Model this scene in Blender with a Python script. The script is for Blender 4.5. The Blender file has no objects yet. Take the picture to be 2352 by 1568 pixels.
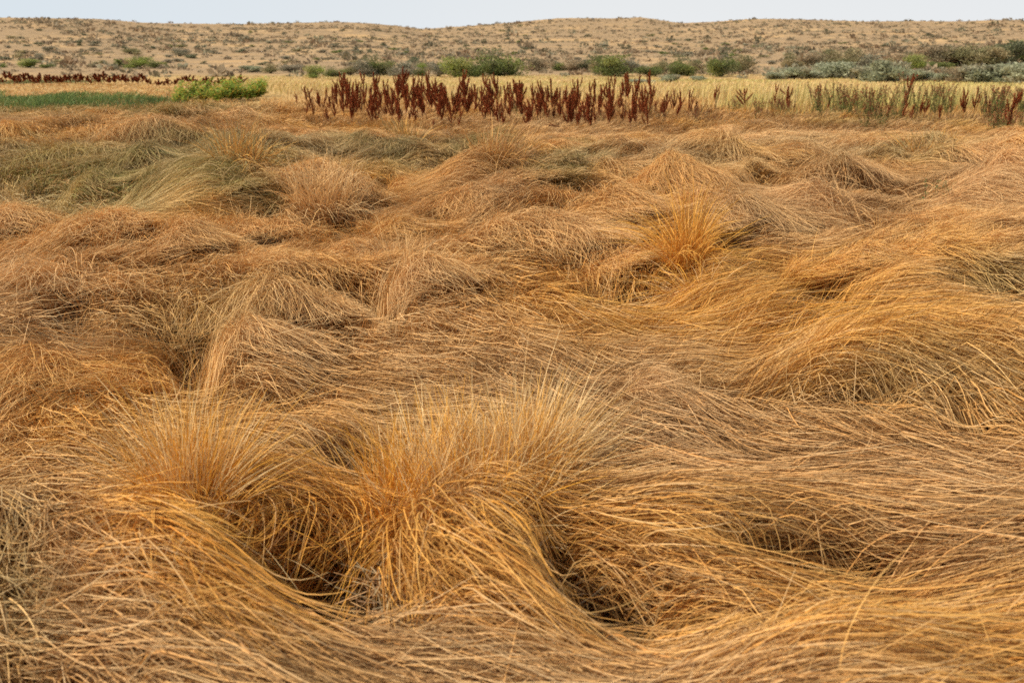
import bpy, math, random
import numpy as np

random.seed(7)
rng = np.random.default_rng(11)
scene = bpy.context.scene
COL = scene.collection

# ------------------------------------------------------------------ camera maths
CAMZ = 1.6
F = 2287.0                       # focal length in pixels of a 2352 wide frame (35 mm lens)
CX, CY, HOR = 1176.0, 784.0, 120.0
PITCH = math.atan((CY - HOR) / F)
cp, sp = math.cos(PITCH), math.sin(PITCH)


def ray(u, v):
    a = (u - CX) / F
    b = (CY - v) / F
    return np.array([a, cp + b * sp, -sp + b * cp])


def unproj(u, v, h):
    r = ray(u, v)
    t = (CAMZ - h) / -r[2]
    return np.array([r[0] * t, r[1] * t, h])


def project(x, y, z):
    zz = z - CAMZ
    dep = y * cp - zz * sp
    up = y * sp + zz * cp
    return CX + F * x / dep, CY - F * up / dep


# ------------------------------------------------------------------ noise
def _hash(ix, iy, seed):
    h = (ix.astype(np.int64) * 374761393 + iy.astype(np.int64) * 668265263 + seed * 974711) & 0xFFFFFFFF
    h = ((h ^ (h >> 13)) * 1274126177) & 0xFFFFFFFF
    h = h ^ (h >> 16)
    return (h & 0xFFFFFF) / float(0xFFFFFF)


def vnoise(x, y, seed=0):
    x = np.asarray(x, float); y = np.asarray(y, float)
    ix = np.floor(x); iy = np.floor(y)
    fx = x - ix; fy = y - iy
    fx = fx * fx * fx * (fx * (fx * 6 - 15) + 10); fy = fy * fy * fy * (fy * (fy * 6 - 15) + 10)
    a = _hash(ix, iy, seed); b = _hash(ix + 1, iy, seed)
    c = _hash(ix, iy + 1, seed); d = _hash(ix + 1, iy + 1, seed)
    return (a * (1 - fx) + b * fx) * (1 - fy) + (c * (1 - fx) + d * fx) * fy


def fbm(x, y, seed=0, o=3):
    s = 0; a = 1; t = 0
    for k in range(o):
        s = s + a * vnoise(x * 2 ** k + 17.3 * k, y * 2 ** k - 9.1 * k, seed + k * 7); t += a; a *= .5
    return s / t * 2 - 1


# ------------------------------------------------------------------ materials
def new_mat(name):
    m = bpy.data.materials.new(name); m.use_nodes = True
    nt = m.node_tree
    return m, nt, nt.nodes, nt.links


def leaf_mat(name, rough=.6, trans=.3, spec=.25, attr='Col', noise=0.0):
    m, nt, N, L = new_mat(name)
    p = N['Principled BSDF']; out = N['Material Output']
    a = N.new('ShaderNodeAttribute'); a.attribute_name = attr
    p.inputs['Roughness'].default_value = rough
    p.inputs['Specular IOR Level'].default_value = spec
    L.new(a.outputs['Color'], p.inputs['Base Color'])
    t = N.new('ShaderNodeBsdfTranslucent'); L.new(a.outputs['Color'], t.inputs['Color'])
    mx = N.new('ShaderNodeMixShader'); mx.inputs[0].default_value = trans
    L.new(p.outputs[0], mx.inputs[1]); L.new(t.outputs[0], mx.inputs[2]); L.new(mx.outputs[0], out.inputs['Surface'])
    return m


M_STRAW = leaf_mat('straw', .55, .16, .14)
M_LEAF = leaf_mat('leaf', .6, .4, .2)
M_SEED = leaf_mat('seed', .75, .1, .15)


def ground_mat():
    m, nt, N, L = new_mat('terrain_ground')
    p = N['Principled BSDF']; p.inputs['Roughness'].default_value = .95; p.inputs['Specular IOR Level'].default_value = .1
    geo = N.new('ShaderNodeNewGeometry')
    sep = N.new('ShaderNodeSeparateXYZ'); L.new(geo.outputs['Position'], sep.inputs[0])

    def noise(scale, detail=5, sx=1, sy=1):
        mp = N.new('ShaderNodeMapping'); mp.inputs['Scale'].default_value = (sx, sy, 1)
        L.new(geo.outputs['Position'], mp.inputs[0])
        n = N.new('ShaderNodeTexNoise'); n.inputs['Scale'].default_value = scale; n.inputs['Detail'].default_value = detail
        n.inputs['Roughness'].default_value = .6
        L.new(mp.outputs[0], n.inputs['Vector']); return n

    def ramp(src, pts):
        r = N.new('ShaderNodeValToRGB'); L.new(src, r.inputs[0]); e = r.color_ramp.elements
        while len(e) < len(pts): e.new(.5)
        for i, (q, c) in enumerate(pts):
            e[i].position = q; e[i].color = (*c, 1)
        return r

    def mix(fac, a, b):
        x = N.new('ShaderNodeMix'); x.data_type = 'RGBA'
        if fac is not None: L.new(fac, x.inputs[0])
        L.new(a, x.inputs[6]); L.new(b, x.inputs[7]); return x

    def mapr(src, a, b):
        x = N.new('ShaderNodeMapRange'); x.interpolation_type = 'SMOOTHSTEP'
        x.inputs[1].default_value = a; x.inputs[2].default_value = b; L.new(src, x.inputs[0]); return x.outputs[0]
    # near: dark thatch and soil under the grass, darkened further to deepen shade in hollows
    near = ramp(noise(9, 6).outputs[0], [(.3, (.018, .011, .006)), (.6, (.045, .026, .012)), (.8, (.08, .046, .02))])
    # mid: straw coloured short dry grass
    midr = ramp(noise(1.3, 6, 1, .5).outputs[0], [(.3, (.36, .23, .085)), (.5, (.50, .33, .13)), (.75, (.60, .42, .20))])
    # far: sand with patches of sparse dead grass
    sand = ramp(noise(.05, 8, 1, 1).outputs[0], [(.3, (.46, .30, .145)), (.5, (.53, .35, .17)), (.7, (.59, .405, .205))])
    dead = ramp(noise(.6, 6, 1, 1).outputs[0], [(.3, (.27, .195, .115)), (.7, (.43, .295, .16))])
    pat = mapr(noise(.12, 9, .7, 1).outputs[0], .33, .50)
    far = mix(pat, sand.outputs[0], dead.outputs[0])
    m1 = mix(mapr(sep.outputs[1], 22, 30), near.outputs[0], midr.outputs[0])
    m2 = mix(mapr(sep.outputs[1], 60, 85), m1.outputs[2], far.outputs[2])
    L.new(m2.outputs[2], p.inputs['Base Color'])
    b = N.new('ShaderNodeBump'); b.inputs['Strength'].default_value = .6; b.inputs['Distance'].default_value = .3
    L.new(noise(2.0, 8).outputs[0], b.inputs['Height']); L.new(b.outputs[0], p.inputs['Normal'])
    return m


def bark_mat(name, c):
    m, nt, N, L = new_mat(name)
    p = N['Principled BSDF']; p.inputs['Roughness'].default_value = .85
    n = N.new('ShaderNodeTexNoise'); n.inputs['Scale'].default_value = 30
    r = N.new('ShaderNodeValToRGB'); L.new(n.outputs[0], r.inputs[0])
    r.color_ramp.elements[0].color = (c[0] * .6, c[1] * .6, c[2] * .6, 1); r.color_ramp.elements[1].color = (c[0] * 1.3, c[1] * 1.3, c[2] * 1.3, 1)
    L.new(r.outputs[0], p.inputs['Base Color']); return m


M_BARK = bark_mat('twig', (.16, .12, .085))
M_STEM = bark_mat('dock_stem', (.30, .12, .045))


# ------------------------------------------------------------------ mesh helpers
def mesh_from(name, V, Q, C, mat, smooth=False):
    """V (n,3), Q (m,4 or 3), C (n,3)"""
    me = bpy.data.meshes.new(name)
    V = np.ascontiguousarray(V, np.float32); Q = np.ascontiguousarray(Q, np.int32)
    k = Q.shape[1]
    me.vertices.add(len(V)); me.vertices.foreach_set('co', V.ravel())
    me.loops.add(Q.size); me.loops.foreach_set('vertex_index', Q.ravel())
    me.polygons.add(len(Q)); me.polygons.foreach_set('loop_start', np.arange(0, Q.size, k, dtype=np.int32))
    if smooth: me.polygons.foreach_set('use_smooth', np.ones(len(Q), bool))
    if C is not None:
        at = me.color_attributes.new('Col', 'FLOAT_COLOR', 'POINT')
        cc = np.ones((len(V), 4), np.float32); cc[:, :3] = np.clip(C, 0, 1)
        at.data.foreach_set('color', cc.ravel())
    me.update(calc_edges=True)
    me.materials.append(mat)
    return me


def link(name, me, parent=None):
    o = bpy.data.objects.new(name, me); COL.objects.link(o)
    if parent is not None: o.parent = parent
    return o


def tag(o, label=None, cat=None, group=None, kind=None):
    if label: o['label'] = label
    if cat: o['category'] = cat
    if group: o['group'] = group
    if kind: o['kind'] = kind
    return o


def capc(C, m=.80):
    return C * np.minimum(1, m / np.maximum(C.max(-1, keepdims=True), 1e-6))


def ribbons(P, W, C, roll=.8, upbias=1.0):
    """P (B,n,3) paths, W (B,n) widths, C (B,n,3) colours -> V,Q,C"""
    B, n, _ = P.shape
    T = np.empty_like(P)
    T[:, 1:-1] = P[:, 2:] - P[:, :-2]; T[:, 0] = P[:, 1] - P[:, 0]; T[:, -1] = P[:, -1] - P[:, -2]
    T /= np.linalg.norm(T, axis=2, keepdims=True) + 1e-9
    R = rng.normal(size=(B, 1, 3)) * roll; R[..., 2] += upbias
    S = np.cross(T, np.broadcast_to(R, P.shape)); S /= np.linalg.norm(S, axis=2, keepdims=True) + 1e-9
    h = S * (W[..., None] * .5)
    V = np.stack([P - h, P + h], axis=2).reshape(-1, 3)
    base = (np.arange(B)[:, None] * n + np.arange(n - 1)[None]) * 2
    Q = np.stack([base, base + 1, base + 3, base + 2], axis=2).reshape(-1, 4)
    CC = np.repeat(C.reshape(-1, 3), 2, axis=0)
    return V, Q, CC


class Acc:
    def __init__(s): s.V = []; s.Q = []; s.C = []; s.n = 0

    def add(s, V, Q, C):
        s.V.append(V); s.Q.append(Q + s.n); s.C.append(C); s.n += len(V)

    def mesh(s, name, mat, smooth=False):
        return mesh_from(name, np.concatenate(s.V), np.concatenate(s.Q), np.concatenate(s.C), mat, smooth)


# ------------------------------------------------------------------ terrain
RIDGE = np.array([(-600, 60), (-300, 46), (0, 41), (133, 42), (233, 44), (333, 52), (400, 54), (567, 56), (667, 53), (784, 51), (851, 54), (917, 60),
                  (971, 67), (1051, 62), (1117, 57), (1217, 48), (1284, 42), (1351, 42), (1401, 43), (1467, 40), (1501, 44),
                  (1551, 52), (1568, 53), (1635, 50), (1711, 44), (1801, 44), (1901, 47), (1985, 50), (2068, 49), (2201, 49),
                  (2278, 46), (2352, 47), (2600, 44), (3000, 60)], float)
DH0 = 88.0


def ridge_z(x, y):
    """height of the crest in the direction of x, y; and its distance"""
    az = np.arctan2(x, np.maximum(y, 1e-3))
    u = CX + F * np.tan(np.clip(az, -1.2, 1.2)) / (cp)  # close to the crest column
    vv = np.interp(u, RIDGE[:, 0], RIDGE[:, 1])
    R = 340 + 60 * np.sin(az * 7 + 1) + 25 * np.sin(az * 17)
    # solve height so the crest projects to vv:  up/dep = (CY-vv)/F
    k = (CY - vv) / F
    Y = R * np.cos(az)
    zz = Y * (k * cp - sp) / (cp + k * sp)
    return zz + CAMZ, R


def terrain_base(x, y):
    d = np.hypot(x, y)
    zr, R = ridge_z(x, y)
    t = np.clip((d - DH0) / (R - DH0), 0, None)
    up = np.where(t <= 1, np.clip(t, 0, 1) ** 1.55, 1 - .5 * np.clip(t - 1, 0, 1))
    dn = fbm(x / 38, y / 26, 5, 4) * 1.1 + fbm(x / 9, y / 7, 9, 3) * .22
    w = np.clip(t * 2.5, 0, 1) * np.clip((1 - t) * 4, 0.08, 1)
    front = np.clip(y / 60, 0, 1)
    z = zr * up * front + dn * w * front * .75
    plain = np.clip((d - 24) / 20, 0, 1) * (1 - np.clip(t * 4, 0, 1)) * fbm(x / 10, y / 8, 31, 3) * .08
    return z + plain


# ------------------------------------------------------------------ grooming guides for the flattened grass (root -> tip); u, v, height above soil
G = [
 [(100,1160,.50),(350,1270,.56),(575,1367,.52),(700,1490,.42),(800,1570,.38)],
 [(80,1290,.50),(300,1342,.53),(500,1440,.48),(650,1545,.42)],
 [(0,1392,.42),(250,1490,.46),(500,1560,.44)],
 [(60,1130,.44),(15,1250,.34),(20,1380,.30),(90,1500,.34),(180,1565,.36)],
 [(220,1140,.52),(450,1215,.54),(620,1310,.52),(740,1430,.42)],
 [(0,870,.36),(200,905,.40),(400,950,.35),(520,1000,.32)],
 [(0,960,.33),(150,985,.37),(300,1030,.35),(420,1100,.33)],
 [(0,1060,.30),(120,1075,.34),(250,1100,.36),(380,1150,.4)],
 [(470,930,.38),(600,905,.46),(690,985,.44),(790,1080,.34)],
 [(470,1010,.35),(600,1040,.38),(720,1080,.38),(840,1150,.33)],
 [(880,1205,.33),(770,1135,.44),(650,1112,.48),(560,1150,.46),(510,1195,.4)],
 [(870,1235,.33),(740,1185,.42),(630,1225,.40),(600,1330,.26)],
 [(930,1090,.52),(1060,1180,.57),(1180,1290,.53),(1290,1390,.42),(1410,1480,.34)],
 [(900,1190,.50),(1020,1280,.52),(1150,1370,.47),(1280,1470,.40),(1400,1560,.36)],
 [(1150,1060,.52),(1210,1190,.50),(1290,1320,.42),(1400,1440,.32),(1540,1480,.34)],
 [(900,1330,.38),(1020,1370,.40),(1150,1440,.40),(1280,1540,.38)],
 [(650,1400,.34),(800,1430,.34),(950,1450,.37),(1100,1500,.38)],
 [(750,1510,.38),(900,1520,.40),(1100,1560,.40)],
 [(1320,1330,.22),(1370,1262,.38),(1450,1220,.44),(1560,1240,.44),(1690,1310,.38)],
 [(1230,1110,.42),(1400,1115,.47),(1600,1130,.46),(1780,1190,.42),(1900,1262,.36),(2010,1320,.33)],
 [(1260,1170,.35),(1420,1180,.42),(1600,1225,.42),(1760,1310,.38),(1900,1345,.33)],
 [(1560,1390,.30),(1650,1320,.38),(1780,1298,.38),(1920,1330,.34)],
 [(1300,950,.35),(1450,1015,.37),(1600,1060,.36),(1750,1090,.36)],
 [(1400,860,.42),(1520,890,.44),(1640,960,.41),(1740,1040,.33)],
 [(1700,930,.35),(1900,990,.40),(2100,1050,.42),(2352,1120,.42)],
 [(1640,1060,.33),(1850,1080,.38),(2100,1130,.38),(2352,1190,.38)],
 [(1700,1160,.42),(1900,1165,.42),(2100,1190,.40),(2352,1240,.38)],
 [(1780,780,.54),(1880,860,.52),(1980,940,.44),(2100,1010,.38)],
 [(2050,735,.62),(2200,790,.60),(2352,900,.52),(2450,980,.46)],
 [(1950,730,.58),(2080,830,.52),(2200,930,.45),(2352,1020,.40)],
 [(2000,1350,.30),(2100,1270,.40),(2200,1230,.43),(2400,1225,.40)],
 [(1950,1400,.30),(2100,1330,.40),(2250,1310,.41),(2400,1330,.38)],
 [(1430,1540,.34),(1600,1435,.46),(1780,1375,.52),(1950,1385,.50),(2100,1430,.42),(2400,1500,.38)],
 [(1500,1590,.38),(1700,1500,.48),(1900,1470,.50),(2100,1510,.46),(2300,1580,.40)],
 [(2080,1380,.36),(2250,1395,.38),(2450,1420,.38)],
 # middle ground
 [(200,555,.52),(300,640,.50),(400,745,.38),(480,820,.28)],
 [(350,560,.52),(480,650,.49),(600,755,.42),(750,865,.36),(900,905,.34)],
 [(450,630,.47),(600,700,.46),(780,790,.42),(950,850,.38)],
 [(330,545,.34),(500,562,.34),(700,580,.34),(900,602,.34)],
 [(560,440,.52),(450,455,.50),(380,490,.40),(310,525,.32)],
 [(420,900,.28),(470,795,.42),(560,770,.50),(660,850,.43),(760,905,.36)],
 [(610,740,.48),(720,815,.44),(850,880,.38),(1050,905,.36),(1250,960,.36)],
 [(930,600,.46),(1020,700,.48),(1150,800,.42),(1300,880,.38),(1430,960,.36)],
 [(1000,570,.42),(1120,580,.44),(1250,635,.52),(1350,690,.47),(1450,735,.36),(1600,775,.34),(1750,795,.36)],
 [(1100,680,.42),(1250,735,.42),(1400,790,.42),(1550,820,.40),(1750,835,.36)],
 [(780,650,.42),(900,680,.38),(1000,760,.42),(1120,860,.38)],
 [(1620,540,.50),(1750,545,.54),(1840,590,.46),(1900,625,.36)],
 [(1600,620,.42),(1750,615,.42),(1900,632,.36)],
 [(1430,715,.30),(1550,700,.34),(1680,650,.44),(1850,640,.47),(2050,668,.44),(2400,740,.42)],
 [(1620,770,.34),(1800,735,.40),(2000,705,.45),(2150,700,.5)],
 [(1380,860,.34),(1470,825,.42),(1560,830,.45),(1660,890,.42),(1760,980,.35)],
 [(2060,475,.44),(2150,550,.48),(2250,590,.45),(2400,670,.38)],
 [(1880,645,.34),(1960,585,.44),(2060,580,.47),(2200,635,.43),(2400,700,.38)],
 [(0,760,.42),(60,700,.5),(140,680,.5),(200,760,.44),(250,850,.36)],
 [(0,510,.36),(120,500,.42),(250,530,.42)],
 [(0,640,.40),(90,610,.44),(180,600,.46)],
 [(560,380,.5),(640,385,.55),(720,400,.5),(800,470,.38),(860,500,.32)],
 [(720,400,.55),(740,450,.5),(780,500,.4),(820,540,.32)],
 [(1150,390,.58),(1100,420,.56),(1030,460,.42),(960,490,.34)],
 [(980,450,.36),(900,480,.4),(880,540,.36),(800,590,.32)],
 [(1500,520,.5),(1420,570,.45),(1360,640,.36),(1320,690,.32)],
]
# holes: u, v, ru, rv, depth
HOLES = [(785,1300,115,64,.34),(690,1270,60,45,.15),(830,1030,60,42,.28),(1415,1345,88,44,.34),(1275,1240,30,60,.22),(1850,1238,130,24,.32),(2000,1300,60,14,.2),
         (1960,1285,60,16,.16),(1700,862,100,22,.34),(1965,868,45,24,.16),(450,850,46,34,.2),(440,740,80,24,.09),
         (1400,655,60,26,.12),(870,695,45,16,.30),(2310,645,60,20,.10),(2040,860,40,20,.12),(140,640,90,12,.12),(610,470,26,18,.10),
         (1320,745,26,10,.12),(2230,1090,0.1,.1,0),(1130,300,.1,.1,0),(540,380,40,12,.15),(1740,425,50,10,.14),(1770,1400,90,10,.1),(2230,940,60,30,.12),
         (100,1560,120,30,.15),(640,900,60,20,.14)]
# colours: u, v, ru, rv, (r,g,b), weight
GOLD=(.74,.42,.105); TAN=(.62,.385,.158); PALE=(.76,.52,.255); BROWN=(.42,.25,.115); RUST=(.62,.345,.115); OLIVE=(.30,.26,.115)
GREEN=(.11,.175,.06); GGREY=(.24,.26,.155); GREYTAN=(.52,.34,.165); DGREEN=(.07,.12,.05); AMBER=(.78,.40,.06)
CC = [(560,1330,160,120,AMBER,2.2),(430,1160,150,90,AMBER,2.2),(300,1450,300,80,GREYTAN,1.0),(150,1250,120,80,BROWN,.5),(30,1350,60,200,OLIVE,.9),
      (850,1200,160,80,AMBER,2),(1180,1180,90,130,AMBER,2.2),(1030,1230,130,90,GOLD,1.2),(1050,1000,260,60,PALE,1.6),(1300,1400,120,60,GOLD,1.2),
      (1600,1200,300,70,GOLD,1.6),(1850,1330,180,60,GOLD,1.2),(2150,1250,250,80,BROWN,.7),(1800,1430,300,60,GOLD,1.0),(1900,1540,300,40,TAN,1.0),
      (900,1450,200,60,GREYTAN,.9),(1250,960,280,60,(.44,.285,.14),1.3),(1300,880,320,80,GREYTAN,1.5),(1450,930,150,80,BROWN,.5),(1900,1050,400,90,BROWN,1.1),(2200,1050,300,90,GREYTAN,.7),
      (1900,740,450,45,GOLD,1.6),(1700,600,200,45,GOLD,1.4),(1560,600,60,80,AMBER,1.8),(1300,660,150,40,GOLD,1.5),(2150,830,220,70,(.40,.30,.14),1.3),(1750,860,110,30,GGREY,.5),
      (1550,800,200,30,GREYTAN,.8),(1850,900,160,80,GREYTAN,1.4),(180,740,200,110,PALE,.9),(450,720,150,60,OLIVE,.7),(650,780,200,80,PALE,.8),(950,680,150,60,PALE,.9),(300,600,160,50,TAN,.9),
      (560,570,300,40,TAN,1),(200,870,250,30,GOLD,1.3),(200,960,300,50,GOLD,.9),(700,980,160,60,TAN,.7),(450,480,100,40,GOLD,1.2),(500,450,60,25,RUST,.7),(700,400,120,22,RUST,.8),(740,470,60,45,PALE,1.3),
      (820,470,70,35,BROWN,1.3),(940,500,60,30,BROWN,.8),(1100,430,90,35,BROWN,1.2),(1000,480,50,30,RUST,1.4),(1180,540,130,50,TAN,1),(1380,470,140,30,RUST,.8),(1480,540,90,50,TAN,.9),(1800,510,200,55,GREYTAN,1.3),
      (1900,480,120,40,BROWN,.7),(2200,440,180,40,BROWN,1.0),(2150,560,150,50,GOLD,.8),(2300,620,100,40,OLIVE,1.0),
      (470,366,130,22,DGREEN,6),(250,388,170,22,GREEN,4.5),(350,425,150,16,GREEN,6),(120,400,120,14,GREEN,3),(120,350,150,16,OLIVE,1.6),(130,478,190,16,(.38,.40,.19),5),(130,448,200,14,(.66,.56,.30),3),(330,432,110,10,(.20,.27,.09),5),(700,350,160,20,GGREY,.7),(850,345,60,14,DGREEN,2.0),
      (620,440,40,30,DGREEN,.9),(920,370,45,24,OLIVE,2.4),(1090,350,50,22,DGREEN,2.8),(1280,375,70,18,DGREEN,2.2),(1370,360,60,15,OLIVE,1.8),(1000,370,60,20,OLIVE,.5),
      (1600,370,150,30,GGREY,.4),(1500,370,100,20,GREYTAN,1.0),(1950,350,200,26,GGREY,.3),(1950,390,130,14,BROWN,1.6),(2130,350,80,22,OLIVE,1.5),(2280,350,80,20,PALE,1.0),(1900,310,300,16,PALE,1.1),(2250,400,150,10,BROWN,1.3),
      (200,240,230,15,GREEN,4.0),(330,225,100,12,GREEN,3.0),(60,270,140,8,OLIVE,.9),(300,280,300,12,TAN,1.1),(700,310,300,20,TAN,1.0),(100,205,250,6,TAN,1.4),(1300,290,250,14,BROWN,.6),(1150,300,200,14,TAN,1.2),
      (1700,270,180,14,TAN,.9),(2100,290,250,20,BROWN,.8),(1350,300,120,20,TAN,.8),(2050,250,200,12,OLIVE,1.0),(700,240,80,14,RUST,.7)]
# upright / brush like areas: u, v, ru, rv, amount
LIFT = [(1060,1030,180,70,.75),(430,1050,50,120,.5),(150,760,160,90,.75),(300,590,150,45,.7),(380,620,90,50,.3),(620,700,160,60,.4),(980,650,90,50,.55),(740,470,60,45,.8),
        (700,350,320,28,.8),(300,370,260,40,.7),(1850,310,450,30,.85),(1800,500,220,60,.9),(1400,480,180,60,.6),(1250,560,120,50,.5),(1560,560,70,60,.6),(1850,830,60,60,.45),
        (560,440,60,40,.6),(2130,340,70,28,.6),(1100,400,60,30,.5),(200,240,260,20,.8),(60,560,80,50,.4),(480,830,80,60,.35),(0,1200,90,90,.35),(1700,260,400,20,.7),(1300,340,140,20,.3)]

# field baked on a log-polar grid over the ground
NA, ND = 420, 420
AZ0, AZ1 = math.radians(-48), math.radians(48)
D0, D1 = 1.1, 30.0
az = np.linspace(AZ0, AZ1, NA); ld = np.linspace(math.log(D0), math.log(D1), ND)
LD, AZ = np.meshgrid(ld, az, indexing='ij')
DD = np.exp(LD); GX = DD * np.sin(AZ); GY = DD * np.cos(AZ)

gp, gt, gs = [], [], []
for g in G:
    w = np.array([unproj(p[0], p[1], max(.08, .38 + (p[2] - .39) * 1.15)) for p in g])
    seg = np.linalg.norm(np.diff(w[:, :2], axis=0), axis=1); cum = np.concatenate([[0], np.cumsum(seg)])
    n = max(3, int(cum[-1] / .13)); t = np.linspace(0, cum[-1], n)
    # smooth interpolation
    pts = np.stack([np.interp(t, cum, w[:, k]) for k in range(3)], 1)
    for _ in range(2): pts[1:-1] = (pts[:-2] + 2 * pts[1:-1] + pts[2:]) / 4
    tg = np.gradient(pts[:, :2], axis=0); tg /= np.linalg.norm(tg, axis=1, keepdims=True) + 1e-9
    gp.append(pts); gt.append(tg)
gp = np.concatenate(gp); gt = np.concatenate(gt)
gsig = .075 + .028 * np.hypot(gp[:, 0], gp[:, 1])

big = fbm(GX / 1.1, GY / 1.3, 3, 2); med = fbm(GX / .5, GY / .55, 13, 2)
ridgen = 1 - np.abs(fbm(GX / .9 + 3, GY / 1.6, 23, 2)) * 2.2
H0 = .28 + .19 * big + .12 * med + .13 * np.clip(ridgen, -1, 1) * np.clip((DD - 4) / 5, .3, 1)
ang0 = math.radians(-62) + 1.5 * fbm(GX / 1.6, GY / 2.0, 41, 2)
w0 = .008
gh = gp[:, 2].copy()
gi = np.clip(((np.log(np.hypot(gp[:, 0], gp[:, 1])) - ld[0]) / (ld[-1] - ld[0]) * (ND - 1)).round().astype(int), 0, ND - 1)
gj = np.clip(((np.arctan2(gp[:, 0], gp[:, 1]) - AZ0) / (AZ1 - AZ0) * (NA - 1)).round().astype(int), 0, NA - 1)
for it in range(3):                                # a few passes so that the mat really passes through the guides
    SW = np.full_like(GX, w0); SH = H0 * w0; SX = np.cos(ang0) * w0; SY = np.sin(ang0) * w0
    for i in range(len(gp)):
        r2 = (GX - gp[i, 0]) ** 2 + (GY - gp[i, 1]) ** 2
        w = np.exp(-r2 / (2 * gsig[i] ** 2))
        SW += w; SH += w * gh[i]; SX += w * gt[i, 0]; SY += w * gt[i, 1]
    if it < 2: gh = gh + .8 * (gp[:, 2] - (SH / SW)[gi, gj])
fin = fbm(GX / .42, GY / .55, 141, 2)
H = SH / SW + (.05 * med + .05 * fin) * np.clip((DD - 2) / 3, 0.15, 1)
PU, PV = project(GX, GY, H)
conf = np.clip((SW - w0) / (SW), 0, 1)
ang = np.arctan2(SY, SX) + .22 * fbm(GX / .35, GY / .4, 51, 2)
VX = np.cos(ang); VY = np.sin(ang)


def e2(u, v, ru, rv): return np.exp(-(((PU - u) / ru) ** 2 + ((PV - v) / rv) ** 2))


# tussocks: u, v of the crown, half width in pixels, height in m
MOUNDS = [(550,430,100,.30),(620,395,60,.25),(740,440,60,.28),(830,455,50,.2),(925,290,40,.2),(940,340,60,.3),(1085,345,60,.32),(1110,415,90,.34),(1050,480,60,.2),
          (1390,360,70,.28),(1280,375,60,.26),(1640,345,60,.3),(1560,430,80,.22),(1750,355,60,.24),(1860,350,70,.26),(1940,385,100,.26),(2130,330,75,.38),(2270,350,90,.34),
          (1900,490,90,.28),(1980,610,50,.14),(2170,440,90,.28),(2290,420,80,.26),(100,280,80,.22),(230,270,60,.2),(330,305,70,.24),(430,305,60,.24),(550,315,80,.28),(650,325,70,.26),
          (745,315,60,.22),(850,330,60,.22),(300,350,90,.12),(480,365,110,.2),(370,385,100,.12),(120,360,120,.14),(1180,350,50,.22),(1450,395,70,.2),(40,530,80,.22),(250,560,100,.26),(130,660,110,.26),
          (640,710,90,.2),(960,660,70,.22),(1150,560,90,.2),(1400,500,90,.26),(1700,520,90,.26),(560,800,90,.16),(1750,300,70,.2),(1500,310,60,.2),(1330,320,60,.18),(1050,300,60,.18),
          (2030,310,60,.2),(1620,300,50,.2),(20,300,60,.2),(1850,820,70,.12),(2200,520,80,.16),(830,560,90,.1),(450,600,80,.14)]
MOUNDS += [(760,710,90,.12),(1300,570,90,.16),(1600,490,80,.2),(1450,900,110,.10),(330,830,110,.10),(80,830,120,.12),(700,640,90,.1),(2250,470,80,.2),(1480,430,60,.2),(900,520,60,.14)]
MOUNDS += [(60,262,60,.2),(170,255,50,.2),(300,262,60,.22),(410,268,50,.2),(520,275,60,.2),(620,285,50,.18),(720,292,60,.2),(880,300,50,.2),(1000,320,50,.2),(1200,310,60,.16),(1430,330,60,.18),(30,330,70,.2),(180,300,60,.2),(2100,300,70,.2),(2320,310,60,.24),(1900,290,60,.2),(1750,265,50,.18)]
MDIR = []
mr = np.random.default_rng(5)
for (u, v, hw, hh) in MOUNDS:
    c = unproj(u, v, .30 + .5 * hh); dist = math.hypot(c[0], c[1]); sg = hw / F * dist * .62
    md = math.radians(-62) + mr.normal(0, .55) if mr.random() < .72 else math.radians(-140) + mr.normal(0, .4); MDIR.append(md)
    hh = hh * (.62 if v < 440 else .72); sg *= 1.25 if v < 440 else 1.05
    ex, ey = GX - c[0], GY - c[1]
    al = ex * math.cos(md) + ey * math.sin(md); pe = -ex * math.sin(md) + ey * math.cos(md)
    r2 = (np.where(al > 0, al / 1.25, al / .7) ** 2 + (pe / 1.35) ** 2) / sg ** 2
    e = np.exp(-r2 / 2) ** 1.3
    H += hh * e
    # blades spill outward from the crown of the tussock, bent by the common wind
    e_ = 1.5 * np.exp(-r2 / 5); rr_ = np.sqrt(ex ** 2 + ey ** 2) + .05
    VX = VX + e_ * (math.cos(md) * 1.1 + .45 * ex / rr_); VY = VY + e_ * (math.sin(md) * 1.1 + .45 * ey / rr_)
nn_ = np.hypot(VX, VY) + 1e-6; VX /= nn_; VY /= nn_
HOLE = np.zeros_like(GX); HD = np.zeros_like(GX)
for (u, v, ru, rv, dp) in HOLES:
    if dp <= 0: continue
    e = e2(u, v, ru, rv); HD = np.maximum(HD, e * dp); HOLE = np.maximum(HOLE, np.minimum(1, e * 2.2) * min(1, dp * 4.5))
HN = np.clip(.18 - H0, 0, .2) * (1 - conf) * 2.5
HOLE = np.maximum(HOLE, HN)
flat_ = np.exp(-(((PU - 120) / 250) ** 2 + ((PV - 465) / 34) ** 2)); H = H * (1 - .4 * flat_)
HOLE = np.maximum(HOLE, .75 * np.clip((-fin - .30) * 4, 0, 1) * np.clip((DD - 3) / 2, 0, 1))
cen_ = np.clip((PU - 560) / 200, 0, 1)
H = H * (1 - cen_ * (1 - np.interp(PV, [235, 290, 325], [.40, .6, 1])))
H += .07 * np.abs(fbm(GX / .8, GY / 1.6, 131, 2)) * np.clip((DD - 12) / 4, 0, 1)
H = np.clip(H - HD * 1.3, .04, 1.1)
LF = np.zeros_like(GX)
for (u, v, ru, rv, a) in LIFT: LF = np.maximum(LF, a * e2(u, v, ru, rv))
LF = np.maximum(LF, (.18 + .5 * np.clip(fbm(GX / .7, GY / .9, 61, 2) * 2, 0, 1)) * np.clip((DD - 4) / 4, 0, 1))
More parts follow.
